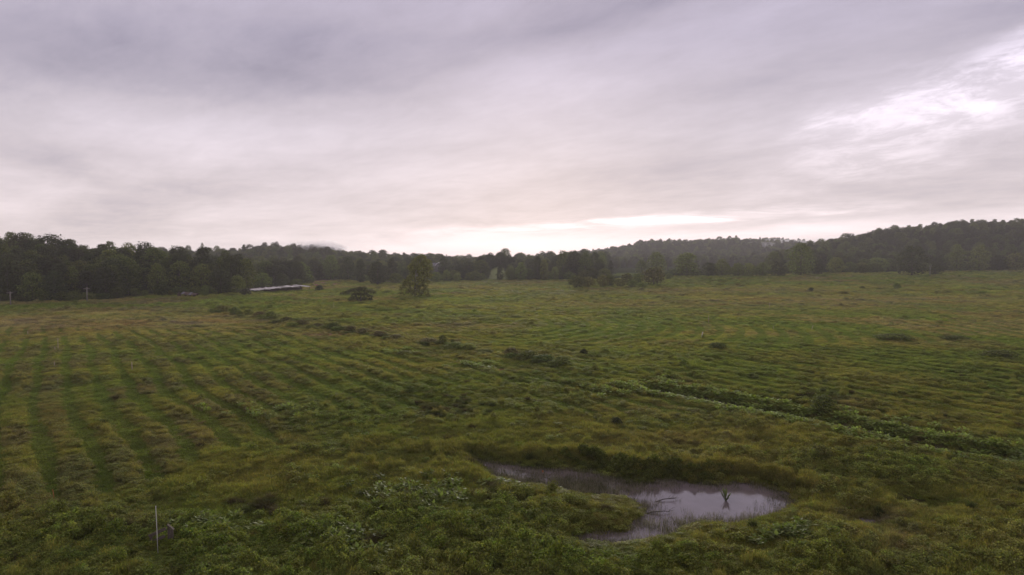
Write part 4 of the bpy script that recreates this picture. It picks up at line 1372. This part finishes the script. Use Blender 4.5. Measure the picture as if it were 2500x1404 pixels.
# house half hidden in the trees
hd = 535.0
hx = (1066 - 1250) / F * hd
hz0 = float(ground_z(np.array([hx]), np.array([hd]))[0])
hw_, hdep, hwall = 9.0, 7.0, 0.0
ztop = EYE - (640.5 - HZ) / F * hd
hwall = ztop - hz0 - 3.0
e = link('house', None, None, (hx, hd, hz0)); e.rotation_euler = (0, 0, 0.0)
tag(e, 'grey-roofed house with white gable trim half hidden in the far wood', 'house')
mb = MB()
P = [[-4.5, 0, -1], [4.5, 0, -1], [4.5, 7, -1], [-4.5, 7, -1], [-4.5, 0, hwall], [4.5, 0, hwall], [4.5, 7, hwall], [-4.5, 7, hwall]]
mb.hexa(np.array(P, float)); mb.build('wall', M_WALLP, e)
mb = MB(); mb.add([[-4.9, -.4, hwall - .1], [4.9, -.4, hwall - .1], [4.9, 7.4, hwall - .1], [-4.9, 7.4, hwall - .1], [-4.9, 3.5, hwall + 2.6], [4.9, 3.5, hwall + 2.6]], [[0, 4, 3], [1, 2, 5]], [[0, 1, 5, 4], [2, 3, 4, 5], [0, 3, 2, 1]])
rf = mb.build('roof', M_SLATE, e)
mb = MB(); mb.add([[-0.6, -1.6, hwall - 2.2], [3.6, -1.6, hwall - 2.2], [3.6, -1.6, hwall + .7], [1.5, -1.6, hwall + 3.0], [-.6, -1.6, hwall + .7],
                   [-0.6, .2, hwall - 2.2], [3.6, .2, hwall - 2.2], [3.6, .2, hwall + .7], [1.5, 3.4, hwall + 3.0], [-.6, .2, hwall + .7]],
                  [[4, 2, 3]], [[0, 1, 2, 4], [1, 6, 7, 2], [5, 0, 4, 9]])
mb.build('gable_wall', M_WALLP, e)
for s_ in (-1, 1):
    mb = MB()
    xa, xb = 1.5, 1.5 + s_ * 2.5
    mb.hexa(np.array([[xa, -1.95, hwall + 3.02], [xb, -1.95, hwall + .45], [xb, 1.6, hwall + .45], [xa, 3.4, hwall + 3.02], [xa, -1.95, hwall + 3.2], [xb, -1.95, hwall + .63], [xb, 1.6, hwall + .63], [xa, 3.4, hwall + 3.2]]))
    gp = mb.build('gable_roof', M_SLATE, e)
    mb = MB(); mb.hexa(np.array([[xa, -2.02, hwall + 2.8], [xb, -2.02, hwall + .2], [xb, -1.96, hwall + .2], [xa, -1.96, hwall + 2.8], [xa, -2.02, hwall + 3.22], [xb, -2.02, hwall + .65], [xb, -1.96, hwall + .65], [xa, -1.96, hwall + 3.22]]))
    mb.build('barge_board', M_TRIM, gp)
for (x, y, z) in [(1.5, -1.62, hwall - .4), (-2.6, -.02, hwall - 1.3), (1.5, -1.62, hwall - 2.6 + .6)]:
    mb = MB(); mb.box((x, y - .02, z), (1.3, .10, 1.5)); wf_ = mb.build('window', M_TRIM, e)
    mb = MB(); mb.box((x, y - .085, z), (1.0, .03, 1.2)); mb.build('pane', M_PANE, wf_)

# pale dead trunk beside the big wide tree
g = G(2265, 674)
e = link('dead_tree', None, None, (g[0], g[1] - 2, float(ground_z(np.array([g[0]]), np.array([g[1] - 2]))[0])))
hh = 34 * g[1] / F
mb = MB(); mb.tube([[0, 0, -.3], [.2, 0, hh * .5], [-.1, 0, hh]], [.28, .2, .06], 8); mb.build('trunk', M_PALE, e, True)
mb = MB(); mb.tube([[.18, 0, hh * .5], [.9, 0, hh * .72], [1.1, 0, hh * .85]], [.12, .08, .03], 6); mb.build('branch', M_PALE, e, True)
mb = MB(); mb.tube([[.1, 0, hh * .62], [-.8, 0, hh * .8]], [.1, .03], 6); mb.build('branch', M_PALE, e, True)
tag(e, 'pale bare dead trunk at the edge of the big wide dark tree', 'dead tree')

# fallen dead branches lying in the pond
g = G(1625, 1262, WATER)
for q, (px, py, an, ln) in enumerate([(1628, 1225, .25, 1.7), (1605, 1256, 0.05, 1.5)]):
    g = G(px, py) * (EYE - WATER) / EYE
    e = link('fallen_branch', None, None, (g[0], g[1], WATER + .03)); e.rotation_euler = (0, 0, an)
    rs = np.random.default_rng(40 + q)
    mb = MB(); mb.tube([[-ln * .5, 0, -.05], [-ln * .1, .08, .06], [ln * .25, .02, .10], [ln * .5, .1, .04]], [.03, .026, .018, .008], 6); st_ = mb.build('limb', M_BARK, e, True)
    for k in range(6):
        x = -ln * .3 + ln * .75 * rs.random(); a_ = rs.choice([-1, 1]) * rs.uniform(.5, 1.2); l2 = rs.uniform(.3, .7)
        mb = MB(); mb.tube([[x, .05, .05], [x + l2 * .6 * math.cos(a_), .05 + l2 * .6 * math.sin(a_), .09 + .1 * rs.random()], [x + l2 * math.cos(a_), .05 + l2 * math.sin(a_), .06 + .25 * rs.random()]], [.012, .009, .004], 5); mb.build('twig', M_BARK, e)
    tag(e, ['twiggy dead branch lying across the middle of the pond', 'straight dead branch lying near the pond inlet by the grassy point'][q], 'branch')

# the leafy plant that stands in the pond
g = G(1772, 1206)
e = link('water_plant', None, None, (g[0], g[1], WATER - .15))
rs = np.random.default_rng(91)
for k in range(13):
    an = rs.random() * 6.28; ln = rs.uniform(.4, 1.0); hl = ln * rs.uniform(.7, 1.0); out = ln * rs.uniform(.25, .7)
    dx, dy = math.cos(an), math.sin(an)
    mb = MB()
    wv = .045 + .035 * rs.random()
    cl = [np.array([dx * out * t_ ** 1.5, dy * out * t_ ** 1.5, hl * t_ - .35 * out * max(t_ - .6, 0)]) for t_ in (0, .35, .6, .8, 1.0)]
    V = []
    for c_, ww_ in zip(cl, (.012, .02, wv, wv, .004)):
        V += [c_ + np.array([-dy, dx, 0]) * ww_, c_ + np.array([0, 0, -.01]), c_ - np.array([-dy, dx, 0]) * ww_]
    f4 = [[3 * i + j, 3 * i + j + 1, 3 * i + j + 4, 3 * i + j + 3] for i in range(4) for j in range(2)]
    mb.add(V, f4=f4)
    lf = mb.build('leaf', M_BROAD, e); lf['tint'] = [0.075, 0.098, 0.034, 1.0]
tag(e, 'single leafy green plant standing in the pond at its far side', 'plant')

# ================================================================== ground cover plants


def blades(rng, n, r, h, w_, lean=0.35, hvar=0.4, seed_frac=0.0):
    a = rng.random(n) * 6.28; rr = r * np.sqrt(rng.random(n))
    P = np.stack([rr * np.cos(a), rr * np.sin(a), np.full(n, -0.05)], 1)
    b_ = rng.random(n) * 6.28
    D = np.stack([np.cos(b_), np.sin(b_), np.zeros(n)], 1)
    hh_ = h * (1 - hvar * rng.random(n)) * (1 - 0.3 * (rr / r) ** 2)
    le = lean * hh_ * rng.random(n) ** 0.7 * 1.4
    fa = rng.random(n) * 6.28
    Sd = np.stack([np.cos(fa), np.sin(fa), np.zeros(n)], 1) * (w_ * rng.uniform(.6, 1.3, n))[:, None] * .5
    mid = P + D * (le * .35)[:, None] + np.stack([np.zeros(n), np.zeros(n), hh_ * .6], 1)
    tip = P + D * le[:, None] + np.stack([np.zeros(n), np.zeros(n), hh_ * (1 - .25 * rng.random(n))], 1)
    V = np.stack([P - Sd, P + Sd, mid + Sd * .9, mid - Sd * .9, tip], 1).reshape(-1, 3)
    k = np.arange(n)[:, None] * 5
    f4 = k + np.array([[0, 1, 2, 3]]); f3 = k + np.array([[3, 2, 4]])
    heads = None
    if seed_frac > 0:
        s_ = rng.random(n) < seed_frac
        heads = tip[s_]
    return V, f3, f4, heads


def tuft_mesh(name, seed, parts_):
    """parts_: list of (kind, params)"""
    rng = np.random.default_rng(seed)
    V = []; F3 = []; F4 = []; m3 = []; m4 = []; n = 0
    for kd, pr in parts_:
        if kd == 'blades':
            v, f3, f4, heads = blades(rng, **pr)
            V.append(v); F3.append(f3 + n); F4.append(f4 + n); m3.append(np.zeros(len(f3))); m4.append(np.zeros(len(f4))); n += len(v)
            if heads is not None and len(heads):
                N = rng.normal(size=heads.shape); N[:, 2] *= .2; N /= np.linalg.norm(N, axis=1, keepdims=True)
                up = np.tile([0, 0, 1.0], (len(heads), 1)) + rng.normal(size=heads.shape) * .25
                B = np.cross(N, up); B /= np.linalg.norm(B, axis=1, keepdims=True)
                L = .12 * rng.uniform(.7, 1.5, len(heads))[:, None]; W_ = .018
                v = np.stack([heads - up * L * .5, heads + B * W_, heads + up * L * .6, heads - B * W_], 1).reshape(-1, 3)
                f = np.arange(len(v)).reshape(-1, 4)
                V.append(v); F4.append(f + n); m4.append(np.ones(len(f))); n += len(v)
        elif kd == 'mound':
            cnt, r, h, lf, asp = pr['n'], pr['r'], pr['h'], pr['leaf'], pr.get('asp', .5)
            lob = pr.get('lobes', 5)
            cs = np.stack([rng.uniform(-.55, .55, lob) * r, rng.uniform(-.55, .55, lob) * r, rng.uniform(.35, .75, lob) * h], 1)
            pk = rng.integers(lob, size=cnt)
            d = rng.normal(size=(cnt, 3)); d /= np.linalg.norm(d, axis=1, keepdims=True); d[:, 2] = np.abs(d[:, 2]) * 1.1 - .25
            C = cs[pk] + d * np.array([r * .5, r * .5, h * .38]) * rng.uniform(.6, 1.1, (cnt, 1))
            C[:, 2] = np.maximum(C[:, 2], .02)
            N = d * .7 + rng.normal(size=d.shape) * .5 + np.array([0, 0, .5]); N /= np.linalg.norm(N, axis=1, keepdims=True)
            L = lf * rng.uniform(.6, 1.4, cnt)
            v, f = leaf_arrays(C, N, L, L * asp, rng, .1)
            V.append(v); F4.append(f + n); m4.append(np.full(len(f), pr.get('mat', 2))); n += len(v)
        elif kd == 'broad':
            cnt, r, h, lf = pr['n'], pr['r'], pr['h'], pr['leaf']
            for i in range(cnt):
                a = rng.random() * 6.28; rr = r * math.sqrt(rng.random())
                base = np.array([rr * math.cos(a), rr * math.sin(a), -.05])
                b_ = rng.random() * 6.28; dr = np.array([math.cos(b_), math.sin(b_), 0])
                hh_ = h * rng.uniform(.55, 1.1); ll = lf * rng.uniform(.7, 1.3); sd_ = np.array([-dr[1], dr[0], 0])
                p1 = base + np.array([0, 0, hh_]) + dr * .15 * hh_
                up = rng.uniform(-.25, .7)
                ax = dr * math.cos(up) + np.array([0, 0, math.sin(up)])
                v = [base - sd_ * .012, base + sd_ * .012, p1 + sd_ * .012, p1 - sd_ * .012,
                     p1, p1 + ax * ll * .35 + sd_ * ll * .30, p1 + ax * ll * .4 - np.array([0, 0, .04]), p1 + ax * ll * .35 - sd_ * ll * .30, p1 + ax * ll - np.array([0, 0, .12 * ll])]
                V.append(np.array(v))
                F4.append(np.array([[0, 1, 2, 3]]) + n); m4.append([3])
                F4.append(np.array([[4, 5, 8, 6], [4, 6, 8, 7]]) + n); m4.append([3, 3])
                n += 9
    V = np.concatenate(V)
    fs = []; mi = []
    if F3:
        fs.append(np.concatenate(F3)); mi.append(np.concatenate(m3))
    if F4:
        fs.append(np.concatenate(F4)); mi.append(np.concatenate(m4))
    return new_mesh(name, V, fs, [M_GRASS, M_SEED, M_LEAF, M_BROAD], np.concatenate(mi))


C_GRASS = make_variant('grass_tuft', [tuft_mesh('grass_tuft', 300 + i, [('blades', dict(n=210, r=.46, h=.62, w_=.022, lean=.55, seed_frac=.10)), ('mound', dict(n=50, r=.45, h=.32, leaf=.10, asp=.4))]) for i in range(4)])
C_MOWN = make_variant('mown_tuft', [tuft_mesh('mown_tuft', 320 + i, [('blades', dict(n=170, r=.5, h=.20, w_=.026, lean=.8)), ('mound', dict(n=40, r=.5, h=.12, leaf=.09, asp=.45))]) for i in range(3)])
C_HERB = make_variant('herb_clump', [tuft_mesh('herb_clump', 340 + i, [('mound', dict(n=330, r=.50, h=.70, leaf=.105, asp=.5, lobes=6)), ('blades', dict(n=30, r=.4, h=.75, w_=.016, lean=.3))]) for i in range(5)])
C_BROAD = make_variant('broadleaf_clump', [tuft_mesh('broadleaf_clump', 360 + i, [('broad', dict(n=26, r=.48, h=.50, leaf=.34)), ('mound', dict(n=60, r=.45, h=.35, leaf=.11, asp=.5))]) for i in range(4)])
C_REED = make_variant('reed_clump', [tuft_mesh('reed_clump', 380 + i, [('blades', dict(n=230, r=.48, h=1.35, w_=.020, lean=.28, hvar=.35, seed_frac=.35)), ('mound', dict(n=70, r=.45, h=.6, leaf=.12, asp=.35))]) for i in range(4)])
C_RUSH = make_variant('rush_tussock', [tuft_mesh('rush_tussock', 400 + i, [('blades', dict(n=320, r=.26, h=.85, w_=.014, lean=.75, hvar=.3))]) for i in range(2)])
C_STEM = make_variant('water_grass', [tuft_mesh('water_grass', 420 + i, [('blades', dict(n=16, r=.35, h=.62, w_=.012, lean=.15, hvar=.6))]) for i in range(3)])

RINGS = [(26, 48, 12.0, .80, .86), (48, 82, 8.5, .86, .82), (82, 140, 5.2, 1.0, .80), (140, 250, 1.25, 1.7, 1.0), (250, 660, 0.24, 3.2, 1.1)]
KIND = {k: [] for k in ('meadow_grass', 'mown_grass', 'leafy_weeds', 'broadleaf_marsh_plants', 'tall_reed_grass', 'rush_tussocks', 'pond_grass')}


def emit(kind, X, Y, Z, sxy, sz, tint, nvar, lean=0.12):
    n = len(X)
    if n == 0:
        return
    rot = np.stack([RNG.normal(size=n) * lean, RNG.normal(size=n) * lean, RNG.random(n) * 6.28], 1)
    KIND[kind].append((np.stack([X, Y, Z], 1), rot, np.stack([sxy, sxy, sz], 1), RNG.integers(nvar, size=n), tint))


for (d0, d1, dens, sxy, sz) in RINGS:
    k0, k1 = -0.83, 0.83
    area = (k1 - k0) * (d1 * d1 - d0 * d0) / 2
    n = int(area * dens)
    Y = np.sqrt(RNG.uniform(d0 * d0, d1 * d1, n)); X = RNG.uniform(k0, k1, n) * Y
    if d0 >= 250:
        lim = edge_d(X, Y) + 3
    else:
        lim = edge_d(X, Y) + 1
    ok = Y < lim
    X, Y = X[ok], Y[ok]; n = len(X)
    Z = ground_z(X, Y)
    wsd = np.full(n, 9.0); nn = (Y < 95)
    if nn.any():
        wsd[nn] = water_sd(X[nn], Y[nn])
    tint, brn = tint_at(X, Y)
    tint = tint * (1 + RNG.normal(size=(n, 1)) * 0.09) * (1 + RNG.normal(size=(n, 3)) * 0.04)
    tint = tint * (.84 + .32 * fbm(X / 1.5, Y / 1.5, 83, 3))[:, None] * (1 + .10 * (d0 < 150))
    tint = np.clip(tint, 0.012, 0.5)
    cut, vis = rows(X, Y)
    fine = zsum(X, Y, FINE_Z); lush = zsum(X, Y, LUSH_Z); broad = zsum(X, Y, BROAD_Z); rush = zsum(X, Y, RUSH_Z)
    chd = line_d(X, Y, CHAN) if d0 < 95 else np.full(n, 99.0)
    reedd = line_d(X, Y, REED_L) if d0 < 82 else np.full(n, 99.0)
    f2 = fbm(X / (2.6 + .012 * d0), Y / (2.6 + .012 * d0), 81, 3); f5 = fbm(X / 6.5, Y / 6.5, 82, 3)
    u = RNG.random(n)
    wscale = sxy * RNG.uniform(.8, 1.25, n)
    zsc = sz * RNG.uniform(.75, 1.25, n)
    onland = wsd > 0.15
    # bare strips
    bare = np.clip(1.4 * np.maximum.reduce([ell(X, Y, 790, 817, 70, 5), ell(X, Y, 1240, 903, 80, 3) * .7, ell(X, Y, 790, 694, 48, 9)]), 0, 1)
    onland &= u > bare * .8
    u = RNG.random(n)
    mown = (cut * vis > RNG.uniform(.34, .58, n)) & onland & (reedd > 2) & (chd > 2.5)
    c_ = (tint * .45 + GREEN * .55) * np.array([0.92, 1.02, 0.95])
    emit('mown_grass', X[mown], Y[mown], Z[mown], wscale[mown], zsc[mown] * 0.9, c_[mown], 3)
    rest = onland & ~mown
    vq = np.clip(vis, 0, 1)
    lowr = 1 - .34 * vq
    fr = rest & (reedd < 3.4) & (wsd < 1.7) & (wsd > .1) & (RNG.random(n) < .92 * S((15.5 - X) / 5) * S((X - 1) / 7))
    fcol = tint * .2 + DEEP * .7  # darkened leaf tint paints the shaded face of the far pond bank
    emit('leafy_weeds', X[fr], Y[fr], Z[fr], wscale[fr], zsc[fr] * (RNG.uniform(.8, 1.3, n) * (.16 + .62 * np.clip(wsd, 0, 2)) * (.6 + .8 * f5))[fr], fcol[fr], 5)
    rest &= ~fr
    lt = (np.clip(vis, 0, 1) * S((f5 - .40) / .2) * .36 * S((900 - pix_x(X, Y)) / 300 + .2))[:, None]
    tint = tint * (1 - lt) + (TAN * .6 + MAUVE * .4) * lt
    # reed belt behind the pond and round the ditch
    reed = rest & (reedd < 1.7 + 2.4 * (f5 - .5)) & (wsd > .9) & ~fr & (RNG.random(n) < .25 + .75 * S((X + 10) / 14))
    rc = tint * .5 + np.array([0.140, 0.128, 0.040]) * .5
    emit('tall_reed_grass', X[reed], Y[reed], Z[reed], wscale[reed], zsc[reed] * (.45 + .55 * f2[reed]) * np.clip(.35 + .35 * wsd[reed], .3, 1), rc[reed], 4)
    rest &= ~reed
    sw = 1 - .35 * S((2.0 - wsd) / 1.5)
    if d0 < 60:
        ahead = np.minimum(water_sd(X, Y + 1.3), water_sd(X, Y + 2.4))
        sw = sw * (1 - .55 * S((.6 - ahead) / .8))
        sw = sw * (1 - .8 * np.clip(1.7 * np.maximum.reduce([ell(X, Y, 384, 1366, 36, 30), ell(X, Y, 133, 1226, 24, 12), ell(X, Y, 1323, 1150, 20, 8)]), 0, 1))
    if d0 < 82:
        tl = rest & (RNG.random(n) < .035 * S((f5 - .35) / .2))
        emit('tall_reed_grass', X[tl], Y[tl], Z[tl], wscale[tl] * .8, zsc[tl] * RNG.uniform(.5, .85, n)[tl] * sw[tl], rc[tl] * 1.1, 4)
        rest &= ~tl
    # broad leaves
    chp = np.exp(-(np.maximum(chd - 1.0, 0) / 2.0) ** 2) * (X > -5)
    bl = rest & (u < np.maximum(broad * (.3 + 1.1 * f5), chp * (.25 + 1.1 * f5)) * .95)
    bc_ = np.array([0.215, 0.260, 0.048]) * (1 + RNG.normal(size=(n, 1)) * .15)
    bc_ = bc_ * (.66 if d0 < 40 else 1.0)
    emit('broadleaf_marsh_plants', X[bl], Y[bl], Z[bl], wscale[bl], zsc[bl] * 1.15 * sw[bl], bc_[bl], 4)
    rest &= ~bl
    # rushes
    u = RNG.random(n)
    ru = rest & (u < rush * .8 + (0.004 if d0 < 80 else 0))
    rcol = np.where((RNG.random(n) < .5)[:, None], np.array([0.080, 0.066, 0.028]), np.array([0.070, 0.082, 0.026]))
    emit('rush_tussocks', X[ru], Y[ru], Z[ru], wscale[ru] * 1.1, zsc[ru], rcol[ru], 2)
    rest &= ~ru
    # leafy weeds against grasses
    u = RNG.random(n)
    ph = np.clip(.22 + .55 * lush - .9 * fine + 1.2 * (f5 - .5) - .35 * brn, .03, .85)
    if d0 >= 82:
        ph = ph * .8
    he = rest & (u < ph)
    fc = S((f2 - .28) / .44) * (1 - .35 * vq) + .18 * vq
    hz_ = lowr * zsc * (.5 + .6 * fc) * sw * (1 + .2 * (lush > .3))
    bigw = RNG.random(n) < .025
    hz_ = np.where(bigw, hz_ * 1.7, hz_)
    tint = np.where(bigw[:, None], tint * .78, tint)
    emit('leafy_weeds', X[he], Y[he], Z[he], wscale[he] * (.85 + .5 * f2[he]), hz_[he], tint[he], 5)
    rest &= ~he
    gs = lowr * zsc * (.62 + .5 * fc) * sw * (1 + .15 * fine)
    gcol = tint * (1 - .3 * fine[:, None]) + np.array([0.175, 0.150, 0.055]) * .3 * fine[:, None]
    emit('meadow_grass', X[rest], Y[rest], Z[rest], wscale[rest], gs[rest], gcol[rest], 4)

# thin grass standing in the shallow water
n = 26000
Xp = RNG.uniform(min(p_[0] for p_ in POND) - 1, max(p_[0] for p_ in POND) + 1, n); Yp = RNG.uniform(min(p_[1] for p_ in POND) - 1, max(p_[1] for p_ in POND) + 1, n)
sdp = water_sd(Xp, Yp)
pr = np.exp(-np.maximum(-sdp, 0) / 0.45) * .55 + 1.0 * ell(Xp, Yp, 1390, 1176, 150, 22) + .8 * ell(Xp, Yp, 1500, 1318, 110, 16) + .25 * ell(Xp, Yp, 1680, 1262, 160, 16) + .3 * ell(Xp, Yp, 1250, 1150, 90, 14)
ok = (sdp < .2) & (sdp > -2.5) & (RNG.random(n) < pr * .9)
m_ = int(ok.sum())
tn = np.where((RNG.random(m_) < .6)[:, None], np.array([0.20, 0.175, 0.125]), np.array([0.085, 0.085, 0.04]))
emit('pond_grass', Xp[ok], Yp[ok], np.full(m_, WATER - .05), RNG.uniform(.7, 1.2, m_), RNG.uniform(.5, 1.1, m_), tn, 3, .06)

INFO = {
    'meadow_grass': (C_GRASS, 'uncut green and tan meadow grass over the whole field', 'grass'),
    'mown_grass': (C_MOWN, 'short cut grass in the mown swaths of the meadow', 'grass'),
    'leafy_weeds': (C_HERB, 'dense leafy green weeds growing through the meadow', 'weeds'),
    'broadleaf_marsh_plants': (C_BROAD, 'broad-leaved bright marsh plants along the ditch and wet patches', 'marsh plants'),
    'tall_reed_grass': (C_REED, 'belt of tall reedy grass along the far bank of the pond', 'reeds'),
    'rush_tussocks': (C_RUSH, 'dark brown-green rush tussocks in the wet ground', 'rushes'),
    'pond_grass': (C_STEM, 'thin sparse grass stems standing in the shallow pond', 'grass'),
}
tot_i = 0
for k_, rows_ in KIND.items():
    if not rows_:
        continue
    cat_ = [np.concatenate([r_[j] for r_ in rows_]) for j in range(5)]
    tot_i += len(cat_[0])
    scatter(k_, cat_[0], cat_[1], cat_[2], cat_[3], cat_[4], INFO[k_][0], INFO[k_][1], INFO[k_][2])
print('plants', tot_i, 'forest', len(FOREST), 'wood singles', len(single))

# ================================================================== haze: damp morning air over the valley
hm = bpy.data.materials.new('haze'); hm.use_nodes = True
t = NT(hm.node_tree); t.n.clear()
pv = t.node('ShaderNodeVolumePrincipled')
pv.inputs['Color'].default_value = (0.93, 0.90, 0.92, 1)
pv.inputs['Density'].default_value = 0.00015
pv.inputs['Anisotropy'].default_value = 0.2
oo = t.node('ShaderNodeOutputMaterial'); t.l.new(pv.outputs[0], oo.inputs['Volume'])
mb = MB(); mb.box((0, 0, 40), (5600, 5600, 84))
haze = mb.build('haze', hm)
tag(haze, 'thin pale morning haze lying over the whole valley', 'haze', kind='stuff')

# --- wisps of mist hanging on the hill tops
mm = bpy.data.materials.new('mist'); mm.use_nodes = True
t = NT(mm.node_tree); t.n.clear()
pv = t.node('ShaderNodeVolumePrincipled')
pv.inputs['Color'].default_value = (0.96, 0.94, 0.95, 1)
pv.inputs['Density'].default_value = 0.016
oo = t.node('ShaderNodeOutputMaterial'); t.l.new(pv.outputs[0], oo.inputs['Volume'])
rs = np.random.default_rng(12)
for (px, py, dist, rx, rz_, lab) in [(775, 601, 690, 26, 5.5, 'wisp of mist on the crest of the middle ridge'), (805, 607, 700, 20, 4.5, 'thin wisp of mist below the middle ridge crest'),
                                     (1850, 603, 1150, 30, 8, 'low wisp of mist rising on the misty hill'), (1905, 596, 1300, 46, 9, 'long wisp of mist over the misty hill crest'), (1985, 600, 1400, 40, 7, 'wisp of mist in the saddle beside the right hill')]:
    n1_, n2_ = 24, 14
    V = []
    for i in range(n2_ + 1):
        th = math.pi * i / n2_
        for j in range(n1_):
            ph = 2 * math.pi * j / n1_
            k_ = 1 + .22 * math.sin(3 * ph + 2 * th + px) * math.sin(th) + .14 * math.sin(5 * ph - 3 * th)
            V.append([rx * k_ * math.sin(th) * math.cos(ph), rx * 1.2 * k_ * math.sin(th) * math.sin(ph), rz_ * math.cos(th) * (1 + .2 * math.sin(2 * ph + px))])
    f4 = [[i * n1_ + j, i * n1_ + (j + 1) % n1_, (i + 1) * n1_ + (j + 1) % n1_, (i + 1) * n1_ + j] for i in range(n2_) for j in range(n1_)]
    mb = MB(); mb.add(V, f4=[f_[::-1] for f_ in f4])
    o = mb.build('mist', mm, None, True)
    o.location = ((px - 1250) / F * dist, dist, EYE + (HZ - py) / F * dist)
    tag(o, lab, 'mist', kind='stuff')

# --- look-alikes that still share a description: say which of them it is
by = {}
for o in COL.objects:
    if o.parent is None and o.get('label') and o.get('kind') is None:
        by.setdefault(o['label'], []).append(o)
for lab, os_ in by.items():
    if len(os_) in (2, 3):
        os_.sort(key=lambda o: o.location.x / max(o.location.y, 1))
        names_ = ('left one', 'right one') if len(os_) == 2 else ('left one', 'middle one', 'right one')
        if len(lab.split()) + 2 <= 16:
            for o, nm in zip(os_, names_):
                o['label'] = lab + ', ' + nm
